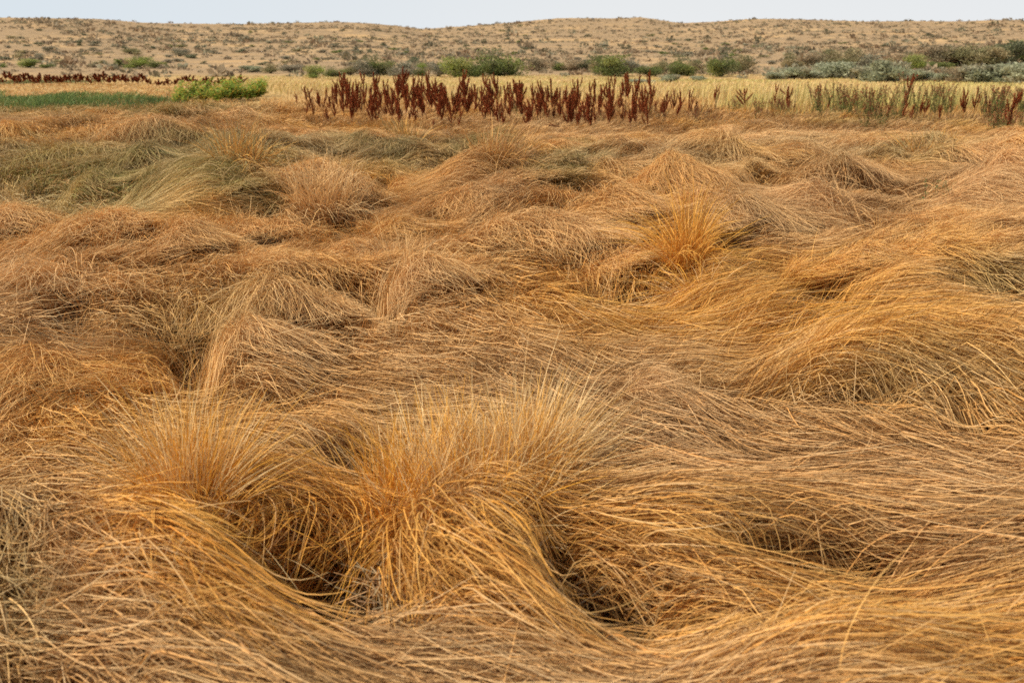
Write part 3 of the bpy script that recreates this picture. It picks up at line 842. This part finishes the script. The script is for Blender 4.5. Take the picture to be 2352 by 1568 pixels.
DG = 'dark red docks along the middle of the field'
named = [
 (1314,312,196,'thick dark red dock with dense seed heads, just left of two front-row docks',4,0),
 (1357,322,205,'tall dark red dock in the front row leaning slightly left, right of the centre',4,-.08),
 (1412,303,190,'dark red dock leaning far to the left in the front row',7,-.30),
 (1444,318,196,'stout dark red dock with a pale stem base, right of the leaning one',4,.0),
 (1240,300,192,'bushy dark red dock standing in front of the yellow grass near the centre',1,.0),
 (1071,282,196,'red dock with close upright heads below the big green bush',4,.0),
 (1170,290,180,'slender tall red dock whose tip pokes into the yellow grass band',5,0),
 (1494,270,190,'compact red dock right of the stout pale-stemmed one',1,0),
 (1640,258,193,'two-headed red dock standing alone right of the dense row',3,0),
 (1712,262,200,'fan-shaped red dock with curved branches against the yellow grass',8,0),
 (1812,270,195,'red dock leaning left with its branches swept upward, right of the fan-shaped one',6,-.25),
 (1775,262,190,'thin sparse red dock between the fan-shaped and the leaning one',5,0),
 (2066,275,172,'tallest narrow red dock rising above the green weeds at the right',5,0),
 (2212,285,210,'branched red dock left of its twin by the green weeds at the right',3,-.08),
 (2232,285,198,'tall branched red dock with a pointed top among the green weeds at the right',7,.05),
 (2313,338,215,'red dock with a long bare orange stem at the far right',2,0),
 (1960,262,208,'thin red dock half hidden in green weeds left of the tallest narrow one',5,0),
 (1995,265,205,'red brown dock spike just behind the right-hand green weeds',5,.1),
 (2110,280,222,'short red dock standing in front of the green weeds at the right',3,0),
 (380,264,232,'small dark dock at the edge of the green marsh strip, left of its neighbour',5,-.15),
 (400,264,232,'small dark dock leaning left below the leafy green patch',5,-.2),
 (503,284,248,'low sprawling dock with rust branches in the flattened grass at the left',8,-.1),
 (480,284,255,'small stub of red dock left of the low sprawling one',8,-.5),
 (640,276,238,'spreading red dock fan in front of the dense row, left of the centre',8,.2),
 (620,278,255,'low red dock lying left of the spreading fan',8,-.7),
 (685,252,213,'two-branched red dock at the left end of the dense row',6,-.2),
 (738,254,215,'bent red dock near the left end of the dense row',6,-.25),
]
for (u, v, tp, lb, var, ti) in named: put_dock(u, v, tp, lb, DG, var, ti)
# fallen stalks
for (u, v, w, lb) in [(1302, 328, 62, 'fallen dark dock stalk lying on the straw in front of the red docks'), (1320, 312, 40, 'shorter fallen dock stalk behind the longer fallen one')]:
    o = put_dock(u, v, v - w, lb, DG, 2, 0); o.rotation_euler = (0, -1.42, .25); o.location.z += .27
zones = [(700, 770, 13, 'slim red dock in the loose left end of the row, below the low grey-green bushes'),
         (770, 860, 24, 'red dock packed in the row below the round green bush with a grey left side'),
         (860, 960, 27, 'red dock packed in the row between the two green bushes'),
         (960, 1060, 27, 'red dock packed in the row below the bright yellow-green bush'),
         (1060, 1160, 22, 'red dock packed in the row below the biggest green bush'),
         (1160, 1270, 20, 'red dock in the thinner stretch of the row just right of the biggest green bush'),
         (1270, 1390, 22, 'red dock behind the front row of stout docks right of the centre'),
         (1390, 1500, 17, 'red dock behind the leaning dock and its stout neighbour'),
         (1500, 1600, 10, 'red dock in the right end of the dense row'),
         (1850, 2352, 16, 'thin red-brown dock spike scattered among the green weeds at the right')]
for (a, b, n, lb) in zones:
    for k in range(n):
        u = a + (b - a) * (k + random.uniform(.1, .9)) / n
        if a < 1600:
            v = random.choice([random.uniform(246, 280), random.uniform(250, 292), random.uniform(262, 316)]) + (u - 900) * .014; h = random.choice([random.uniform(50, 80), random.uniform(66, 108), random.uniform(78, 104)])
            if a == 700: h *= .75; v -= 12
            if a == 1500: h *= .8; v -= 8
        else:
            v = random.uniform(258, 300); h = random.uniform(35, 70)
        put_dock(u, v, v - h, lb, DG)
fz = [(0, 90, 14, 'small far red dock at the left edge, in front of the green reeds'), (90, 200, 21, 'small far red dock in the dense streak at the left'),
      (200, 330, 21, 'small far red dock in the streak right of the green reeds'), (330, 440, 10, 'small far red dock in the sparse gap of the left streak'),
      (440, 560, 15, 'small far red dock just above the leafy green patch')]
for (a, b, n, lb) in fz:
    for k in range(n):
        u = a + (b - a) * (k + random.random()) / n; v = random.uniform(192, 199) + (5 if a >= 330 else 0); put_dock(u, v, v - random.uniform(18, 31), lb, 'far red docks in a streak at the left', far=True)


# ------------------------------------------------------------------ shrubs
def shrub_mesh(nleaf, cols, seed, leafsize, flat=.8, twig=True, lumps=9, aspect=1.3):
    """unit shrub: about 1 wide, 1 high before flattening; returns (leaf mesh, branch mesh)"""
    random.seed(seed)
    C0 = []
    for k in range(lumps):
        a = random.uniform(0, 6.28); r = random.uniform(.05, .34); h = random.uniform(.14, .78) * (1 - r * .7)
        C0.append((math.cos(a) * r, math.sin(a) * r, h, random.uniform(.15, .25)))
    C0 = np.array(C0)
    idx = rng.integers(0, lumps, nleaf)
    off = rng.normal(size=(nleaf, 3)); off /= np.linalg.norm(off, axis=1, keepdims=True)
    rad = C0[idx, 3] * rng.random(nleaf) ** .4 * rng.choice([1, 1, 1, 1.35], nleaf)
    P = C0[idx, :3] + off * rad[:, None] * np.array([1, 1, .85])
    P[:, 2] = np.abs(P[:, 2])
    lc = np.array(cols)[rng.integers(0, len(cols), lumps)]
    c = lc[idx] * np.exp(rng.normal(0, .25, (nleaf, 1)))
    V, Q, CC_ = quads_at(P, off * .5 + np.array([0, 0, .5]), leafsize, c, aspect)
    lm = mesh_from('crown', V, Q, CC_, M_LEAF)
    acc_ = Acc()
    for k in range(lumps):
        p0 = np.array([random.uniform(-.05, .05), random.uniform(-.05, .05), 0]); p1 = C0[k, :3]
        q = np.linspace(0, 1, 4)[:, None]
        path = p0 + (p1 - p0) * q + np.array([0, 0, 1]) * .06 * np.sin(q * 3.1)
        V, Q = tube_path(path, np.linspace(.012, .004, 4), 4); acc_.add(V, Q, np.tile([.14, .105, .075], (len(V), 1)))
        for m_ in range(3):
            t_ = random.uniform(.4, .9); b0 = path[0] + (path[-1] - path[0]) * t_
            b1 = b0 + np.array([random.uniform(-.2, .2), random.uniform(-.2, .2), random.uniform(.05, .25)])
            V, Q = tube_path(np.array([b0, (b0 + b1) / 2 + .01, b1]), np.array([.005, .004, .002]), 3)
            acc_.add(V, Q, np.tile([.17, .13, .09], (len(V), 1)))
    bm_ = acc_.mesh('branches', M_LEAF)
    return lm, bm_


PAL = {'green': [(.20,.235,.07),(.26,.28,.085),(.15,.18,.06),(.21,.21,.10)],
       'bright': [(.29,.34,.08),(.24,.29,.07),(.35,.36,.12),(.18,.22,.07)],
       'olive': [(.29,.27,.13),(.34,.29,.15),(.24,.23,.11),(.40,.33,.18)],
       'grey': [(.32,.28,.20),(.26,.24,.16),(.36,.31,.22),(.29,.28,.19)],
       'brown': [(.33,.25,.15),(.40,.30,.18),(.26,.22,.13),(.42,.33,.20)],
       'sage': [(.40,.42,.27),(.45,.46,.31),(.33,.35,.22),(.42,.39,.26)],
       'dark': [(.17,.18,.10),(.21,.21,.12),(.14,.155,.085)]}
SH = {}
for ki, (kname, cols) in enumerate(PAL.items()):
    SH[kname] = [shrub_mesh(3400, cols, 100 + ki * 10 + q, .034 if kname != 'sage' else .040, lumps=11 + q * 3, aspect=1.3 if kname != 'sage' else 2.2) for q in range(3)]
SMALL = {}
for ki, (kname, cols) in enumerate(PAL.items()):
    SMALL[kname] = [shrub_mesh(260, [tuple(q_ * 1.05 for q_ in c_) for c_ in cols], 300 + ki * 10 + q, .11, lumps=5 + q, twig=False)[0] for q in range(3)]
random.seed(77)


def put_shrub(u, v, wpx, hpx, kind, label, group, small=False, name='shrub', cat='shrub'):
    x, y, z, d = place(u, v)
    wm = wpx / F * d / .64; hm = hpx / F * d / .72 * (random.uniform(.6, 1.2) if kind == 'sage' else .84 if u > 1780 else .94)
    if small:
        o = link(name, random.choice(SMALL[kind]))
    else:
        lm, bm_ = random.choice(SH[kind])
        o = bpy.data.objects.new(name, None); COL.objects.link(o); o.empty_display_size = .1
        link('crown', lm, o); link('branches', bm_, o)
    o.location = (x, y, z - .03 * hm); o.scale = (wm, wm * random.uniform(.8, 1.1), hm)
    o.rotation_euler = (0, 0, random.uniform(0, 6.28))
    tag(o, label, cat, group)
    return o


BG = 'bushes scattered along the foot of the dunes'
SHR = [
 (88,140,26,14,'grey','dark grey-green shrub on the sand above the lowest bright bush at the left'),
 (68,156,46,16,'bright','low bright green bush nearest the left edge at the foot of the dunes'),
 (108,157,24,9,'green','tiny green bush touching the right of the low bright one at the left edge'),
 (4,156,14,8,'bright','scrap of bright green bush cut by the left edge of the picture'),
 (117,120,24,12,'grey','isolated grey shrub on the open slope at the far left'),
 (183,106,16,10,'dark','dark upright shrub on the left slope, left of a flatter one'),
 (213,106,22,9,'grey','flat grey shrub on the left slope beside the dark upright one'),
 (302,125,28,12,'olive','rounded olive shrub halfway up the slope above the bright green bush'),
 (413,130,32,17,'grey','grey-green shrub on the slope, lower of two stacked ones'),
 (415,112,22,10,'olive','olive shrub on the slope, upper of two stacked ones'),
 (268,157,22,18,'green','small upright green bush just left of the bright spreading bush'),
 (318,158,48,23,'bright','bright green spreading bush alone at the foot of the left slope'),
 (358,157,34,15,'green','dull green bush attached to the right of the bright spreading one'),
 (622,169,30,19,'olive','single round olive bush between the left slope and the grey sage'),
 (577,167,36,12,'sage','pale flat sage bush left of the round olive bush'),
 (673,167,42,16,'grey','low grey bush right of the round olive bush'),
 (723,180,46,27,'bright','yellow-green leafy bush just above the left end of the dock row'),
 (767,177,38,21,'green','small green bush right of the yellow-green leafy one'),
 (804,174,32,19,'olive','olive bush at the left foot of the round grey-sided bush'),
 (836,174,44,32,'grey','grey twiggy bush forming the left side of the round green bush'),
 (866,174,62,41,'green','round green bush with yellowish top, left of the middle of the picture'),
 (895,173,34,26,'olive','small olive bush filling the gap right of the round green bush'),
 (927,176,52,30,'grey','grey-green bush midway between the two largest green bushes'),
 (971,175,36,27,'bright','bright green bush right of the grey-green one'),
 (1007,177,46,28,'grey','grey twiggy bush at the left foot of the yellow-green bush'),
 (1054,178,70,43,'bright','bright yellow-green bush left of the biggest green bush'),
 (1097,176,46,36,'green','green bush squeezed between the yellow-green and the biggest bush'),
 (1140,175,92,55,'green','biggest green bush, standing near the centre of the horizon'),
 (1178,173,26,24,'olive','thin olive bush at the right foot of the biggest green bush'),
 (1237,164,52,29,'brown','brownish bush alone right of the biggest green bush'),
 (1281,163,32,18,'green','small green-grey bush right of the brownish one'),
 (1317,163,42,25,'brown','brown-grey bush left of the wide green-brown one'),
 (1347,163,32,22,'dark','dark small bush touching the left of the wide green-brown bush'),
 (1394,175,88,49,'green','wide green-brown bush right of the centre'),
 (1370,168,44,34,'olive','olive bush behind the left half of the wide green-brown bush'),
 (1447,168,50,29,'grey','grey bush right of the wide green-brown bush'),
 (1491,176,46,26,'green','green bush low in front of the grey ones right of the centre'),
 (1520,171,38,28,'olive','olive bush between two green ones right of the centre'),
 (1560,175,54,40,'green','dense green bush with dark base, left of the upright isolated one'),
 (1592,171,40,28,'olive','olive bush at the right foot of the dense green bush'),
 (1656,177,54,48,'green','upright isolated green bush beside the sandy opening'),
 (1700,170,52,36,'olive','olive grey bush behind the right side of the upright isolated bush'),
 (1815,164,52,38,'olive','first bush of the right-hand thicket, next to the sandy opening'),
 (1861,161,64,38,'brown','second bush of the right-hand thicket, brownish with a green foot'),
 (1908,158,68,40,'olive','third bush of the right-hand thicket, broad and olive'),
 (1955,159,68,44,'olive','tallest round bush in the left half of the right-hand thicket'),
 (1998,160,58,32,'grey','greyish bush ending the left half of the right-hand thicket'),
 (2032,157,38,20,'olive','low olive bush beside the gap in the right-hand thicket'),
 (2071,148,36,24,'brown','small brown bush in the gap of the right-hand thicket'),
 (2098,164,46,35,'bright','fresh green bush at the left foot of the far right thicket'),
 (2148,153,76,48,'brown','brown-olive bush opening the far right thicket'),
 (2208,153,76,47,'olive','olive bush second in the far right thicket'),
 (2150,160,62,20,'green','low green growth at the foot of the brown-olive bush, far right'),
 (2262,154,68,48,'olive','olive bush third in the far right thicket, with pale stalks'),
 (2318,150,70,50,'dark','dark bush near the right edge of the picture'),
 (2354,146,60,58,'green','tall bush cut by the right edge of the picture'),
]
for r_ in SHR: put_shrub(*r_[:5], r_[5], BG, small=(r_[2] < 24))
SG = 'grey-green sagebrush in front of the right-hand thicket'
SAGE = [
 (1818,182,54,21,'short sagebrush at the left end of the sage strip'),(1858,181,52,19,'second sagebrush from the left in the sage strip'),
 (1918,179,80,30,'wide pale sagebrush left of the middle of the sage strip'),(1965,180,50,24,'sagebrush touching the right of the wide pale one'),
 (1998,188,62,29,'sagebrush just left of the darkest based one'),(2038,191,70,35,'bulky sagebrush with a dark base in the middle of the strip'),
 (2085,188,56,27,'sagebrush just right of the bulky dark based one'),(2135,188,60,29,'sagebrush below the brown-olive bush'),
 (2181,188,48,27,'greyer twiggy sagebrush, dead looking, in the sage strip'),(2218,191,54,31,'sagebrush right of the dead looking one'),
 (2261,192,78,37,'large light sagebrush near the right end of the strip'),(2311,193,70,35,'last whole sagebrush before the right edge'),
 (2354,194,64,35,'sagebrush cut by the right edge of the picture'),(1778,184,32,13,'little sagebrush left of the strip in the sandy opening'),
 (1601,186,30,14,'little sagebrush in front of the olive bush, left of the upright isolated bush'),(1467,192,64,12,'flat sagebrush patch in the yellow grass right of centre'),
 (1537,190,34,16,'small sagebrush left of the little one by the olive bush')]
for (u, v, w, h, lb) in SAGE: put_shrub(u, v, w, h, 'sage' if 'dead' not in lb else 'brown', lb, SG, name='sagebrush', cat='sagebrush')

# hill shrubs large enough to count
HG = 'small shrubs dotted over the dunes'


def ridge_v(u): return float(np.interp(u, RIDGE[:, 0], RIDGE[:, 1]))


hz = [(0, 400, 'small shrub on the left dune slope'), (400, 800, 'small shrub on the slope left of the dip in the skyline'),
      (800, 1150, 'small shrub on the slope below the dip in the skyline'), (1150, 1560, 'small shrub on the highest dune right of the dip'),
      (1560, 1950, 'small shrub on the dune behind the right-hand thicket'), (1950, 2352, 'small shrub on the far right dune')]
for (a, b, lb) in hz:
    n = 44
    for k in range(n):
        u = random.uniform(a, b); tv = random.random()
        rv_ = ridge_v(u); v = rv_ + 5 + (147 - rv_) * tv ** .8
        s = random.uniform(.7, 1.5) * (5 + 11 * tv)
        low = 'low on ' if tv > .55 else 'high on '
        kk = random.choice(['grey', 'olive', 'dark', 'grey', 'dark', 'green'] if u > 300 else ['grey', 'dark', 'olive'])
        cn_ = {'grey': 'grey', 'olive': 'olive', 'dark': 'dark', 'green': 'green'}[kk]
        put_shrub(u, v, s * 1.3, s * .45, kk, cn_ + ' ' + lb.replace('on the', low + 'the'), HG, small=True)
# the rest of the scrub as one mass
n = 20000
az_ = rng.uniform(math.radians(-33), math.radians(33), n)
t_ = rng.random(n) ** .75
R_ = 340 + 60 * np.sin(az_ * 7 + 1) + 25 * np.sin(az_ * 17)
dd_ = 66 + (R_ * 1.02 - 66) * t_
xs, ys = dd_ * np.sin(az_), dd_ * np.cos(az_)
dens = np.clip(.55 + 1.1 * fbm(xs / 30, ys / 18, 301, 3), 0.08, 1)
kq = rng.random(n) < dens
xs, ys, dd_ = xs[kq], ys[kq], dd_[kq]; n = len(xs)
zs = terrain_base(xs, ys)
per = 22
size = rng.lognormal(math.log(.32), .55, n)
tint = np.array([(.27,.21,.135),(.32,.25,.16),(.22,.19,.115),(.38,.30,.19),(.31,.285,.185),(.30,.21,.125)])[rng.integers(0, 6, n)]
off = rng.normal(size=(n, per, 3)); off /= np.linalg.norm(off, axis=2, keepdims=True); off *= rng.random((n, per, 1)) ** .4
off[..., 2] = np.abs(off[..., 2]) * .6
P = np.stack([xs, ys, zs], 1)[:, None] + off * size[:, None, None]
V, Q, CC_ = quads_at(P.reshape(-1, 3), (off * .5 + np.array([0, 0, .4])).reshape(-1, 3), np.repeat(size * .42, per),
                     (tint[:, None] * np.exp(rng.normal(0, .22, (n, per, 1)))).reshape(-1, 3), 1.0)
tag(link('scrub', mesh_from('scrub', V, Q, CC_, M_LEAF)), 'sparse low scrub covering the sandy dunes', 'scrub', kind='stuff')


# ------------------------------------------------------------------ leafy weeds
def weed_mesh(h, nst, nleaf, leaf, cols, spread=.25, heads=0, headcol=(.22, .06, .03), aspect=3.0, stemc=(.22, .16, .06)):
    st = Acc(); lf = Acc(); hds = []
    for k in range(nst):
        a = random.uniform(0, 6.28); r = random.uniform(.1, 1) * spread * h
        q = np.linspace(0, 1, 6)[:, None]; hh = h * random.uniform(.65, 1.05)
        path = np.array([math.cos(a), math.sin(a), 0]) * r * q ** 1.4 + np.array([math.cos(a), math.sin(a), 0]) * .03 + np.array([0, 0, 1]) * hh * q
        V, Q = tube_path(path, np.linspace(.006, .002, 6) * (h / .6), 4); st.add(V, Q, np.tile(stemc, (len(V), 1)))
        n = nleaf; t = rng.uniform(.12, 1, n)
        b = np.stack([np.interp(t, q[:, 0], path[:, c]) for c in range(3)], 1)
        ang_ = rng.uniform(0, 6.28, n); out = np.stack([np.cos(ang_), np.sin(ang_), rng.uniform(.1, .9, n)], 1)
        out /= np.linalg.norm(out, axis=1, keepdims=True)
        L = leaf * rng.uniform(.6, 1.3, n) * (1.15 - .5 * t)
        side = np.cross(out, np.array([0, 0, 1.0])); side /= np.linalg.norm(side, axis=1, keepdims=True) + 1e-9
        Wd = (L / aspect)[:, None] * side
        m1 = b + out * (L * .5)[:, None]; tip = b + out * L[:, None] - np.array([0, 0, 1]) * (L * .25)[:, None]
        V = np.stack([b, m1 + Wd * .5, tip, m1 - Wd * .5], 1).reshape(-1, 3)
        Q = np.arange(n * 4).reshape(n, 4)
        c = np.array(cols)[rng.integers(0, len(cols), n)] * np.exp(rng.normal(0, .2, (n, 1)))
        lf.add(V, Q, np.repeat(c, 4, 0))
        if heads:
            m_ = 26; tt = rng.uniform(.78, 1.02, m_)
            b = np.stack([np.interp(tt, q[:, 0], path[:, c]) for c in range(3)], 1) + rng.normal(0, .010, (m_, 3))
            hd = Acc(); hds.append(hd); hd.add(*quads_at(b, None, .016, np.array([headcol]) * np.exp(rng.normal(0, .3, (m_, 1)))))
    r_ = [('stem', st.mesh('stem', M_STRAW)), ('leaf', lf.mesh('leaf', M_LEAF))]
    for hh_ in hds: r_.append(('seed_head', hh_.mesh('seed_head', M_SEED)))
    return r_, h


def put_weed(proto, u, v, hpx, label, group, name, cat, lift=0.0):
    parts, h0 = proto
    x, y, z, d = place(u, v)
    sc = hpx / F * d / h0
    o = bpy.data.objects.new(name, None); COL.objects.link(o); o.empty_display_size = .05
    for nm, me_ in parts: link('leaves' if nm == 'leaf' else nm, me_, o)
    o.location = (x, y, z + lift); o.scale = (sc, sc, sc); o.rotation_euler = (0, 0, random.uniform(0, 6.28))
    tag(o, label, cat, group); return o


WG = [(.15,.22,.055),(.19,.26,.075),(.11,.16,.045),(.27,.26,.09)]
WEED = [weed_mesh(.6, 7, 30, .055, WG, .45, heads=1) for q in range(4)]
WR = [weed_mesh(.5, 9, 30, .05, [(.20,.12,.05),(.14,.13,.045),(.28,.17,.07)], .45, heads=1) for q in range(2)]
wz = [(1870, 1960, 262, 290, 9, 'green weed clump at the left end of the right-hand weed bed'), (1960, 2060, 262, 320, 14, 'green weed clump with red tips below the tallest narrow dock'),
      (2060, 2180, 255, 285, 9, 'green weed clump in the thin middle of the right-hand weed bed'), (2240, 2360, 262, 290, 12, 'green weed clump behind the far right docks'),
      (2230, 2360, 305, 345, 8, 'green weed clump low at the right edge in front of the docks')]
for (a, b, v0, v1, n, lb) in wz:
    for k in range(n):
        put_weed(random.choice(WEED), random.uniform(a, b), random.uniform(v0, v1), random.uniform(52, 80), lb, 'green weeds at the right', 'weed', 'weed')
for k in range(60):
    u = random.uniform(1100, 1830)
    put_weed(random.choice(WR + WEED[:1]), u, random.uniform(262, 300), random.uniform(28, 48), 'low brownish weed at the foot of the docks, ' + ('left' if u < 1300 else 'middle' if u < 1560 else 'right') + ' part', 'low weeds under the docks', 'weed', 'weed')
LEAFY = [weed_mesh(.45, 8, 26, .13, [(.30,.42,.08),(.24,.36,.07),(.38,.48,.10),(.60,.42,.08)], .5, aspect=2.2) for q in range(3)]
for k in range(34):
    u = 402 + 205 * (k + random.random()) / 34; t = (u - 400) / 210
    v = 240 - 18 * t + random.uniform(-5, 8)
    put_weed(random.choice(LEAFY), u, v, random.uniform(24, 44), 'broad-leaved light green plant in the leafy patch, ' + ('left end' if t < .33 else 'middle' if t < .66 else 'right end'),
             'leafy green patch at the left', 'leafy_plant', 'plant')
SPR = weed_mesh(.35, 4, 12, .085, [(.13,.20,.06),(.10,.16,.05)], .35, aspect=6)
for (u, v, lb) in [(2125, 478, 'leftmost green sprig growing through the straw at the right'), (2162, 482, 'middle green sprig growing through the straw at the right'), (2196, 484, 'rightmost and leafiest green sprig in the straw at the right')]:
    p = unproj(u, v, .34)
    o = put_weed(SPR, u, v, 50, lb, 'green sprigs in the straw', 'green_sprig', 'sprig')
    o.location = (p[0], p[1], .30); o.scale = (1, 1, 1)

# ------------------------------------------------------------------ camera, light
cam = bpy.data.cameras.new('camera'); co = bpy.data.objects.new('camera', cam); COL.objects.link(co)
cam.sensor_width = 36; cam.lens = 36 * F / 2352; cam.clip_end = 3000; cam.clip_start = .05
co.location = (0, 0, CAMZ); co.rotation_euler = (math.pi / 2 - PITCH, 0, 0)
cam.dof.use_dof = True; cam.dof.focus_distance = 5.0; cam.dof.aperture_fstop = 4.2
scene.camera = co

SUN_EL, SUN_AZ = math.radians(47), math.radians(-100)      # azimuth from +Y towards +X
w = bpy.data.worlds.new('World'); scene.world = w; w.use_nodes = True
N = w.node_tree.nodes; L = w.node_tree.links
bg = N['Background']
sky = N.new('ShaderNodeTexSky'); sky.sky_type = 'NISHITA'; sky.sun_disc = False
sky.sun_elevation = SUN_EL; sky.sun_rotation = SUN_AZ
sky.dust_density = 4.0; sky.air_density = 1.0; sky.ozone_density = 1.5
mx = N.new('ShaderNodeMix'); mx.data_type = 'RGBA'; mx.inputs[0].default_value = .8
tc = N.new('ShaderNodeTexCoord'); sz = N.new('ShaderNodeSeparateXYZ'); L.new(tc.outputs['Generated'], sz.inputs[0])
vr = N.new('ShaderNodeValToRGB'); L.new(sz.outputs[2], vr.inputs[0])     # veil of haze, thick at the horizon and thin overhead
vr.color_ramp.elements[0].position = 0.0; vr.color_ramp.elements[0].color = (.955, .98, 1.0, 1)
vr.color_ramp.elements[1].position = .55; vr.color_ramp.elements[1].color = (.25, .28, .33, 1)
hx = N.new('ShaderNodeMapRange'); hx.inputs[1].default_value = -.5; hx.inputs[2].default_value = .1; hx.inputs[3].default_value = 1; hx.inputs[4].default_value = 0; L.new(sz.outputs[0], hx.inputs[0])
bl = N.new('ShaderNodeMix'); bl.data_type = 'RGBA'; bl.blend_type = 'MULTIPLY'; bl.inputs[7].default_value = (.84, .92, .985, 1)
L.new(hx.outputs[0], bl.inputs[0]); L.new(vr.outputs[0], bl.inputs[6])
vm = N.new('ShaderNodeVectorMath'); vm.operation = 'SCALE'; vm.inputs['Scale'].default_value = 10.0; L.new(bl.outputs[2], vm.inputs[0]); L.new(vm.outputs[0], mx.inputs[7])
L.new(sky.outputs[0], mx.inputs[6]); L.new(mx.outputs[2], bg.inputs[0]); bg.inputs[1].default_value = .1
sd = bpy.data.lights.new('sun', 'SUN'); sd.energy = 5.0; sd.angle = math.radians(6); sd.color = (1, .89, .74)
so = bpy.data.objects.new('sun', sd); COL.objects.link(so)
dx, dy, dz = math.sin(SUN_AZ) * math.cos(SUN_EL), math.cos(SUN_AZ) * math.cos(SUN_EL), math.sin(SUN_EL)
from mathutils import Vector
so.rotation_euler = Vector((dx, dy, dz)).to_track_quat('Z', 'Y').to_euler()

scene.view_settings.view_transform = 'Standard'; scene.view_settings.look = 'None'
scene.view_settings.exposure = 0.10; scene.view_settings.gamma = 1
scene.render.engine = 'CYCLES'
scene.cycles.use_denoising = False
scene.cycles.max_bounces = 6; scene.cycles.diffuse_bounces = 4; scene.cycles.glossy_bounces = 2; scene.cycles.transmission_bounces = 4
scene.cycles.use_adaptive_sampling = True; scene.cycles.adaptive_threshold = .02
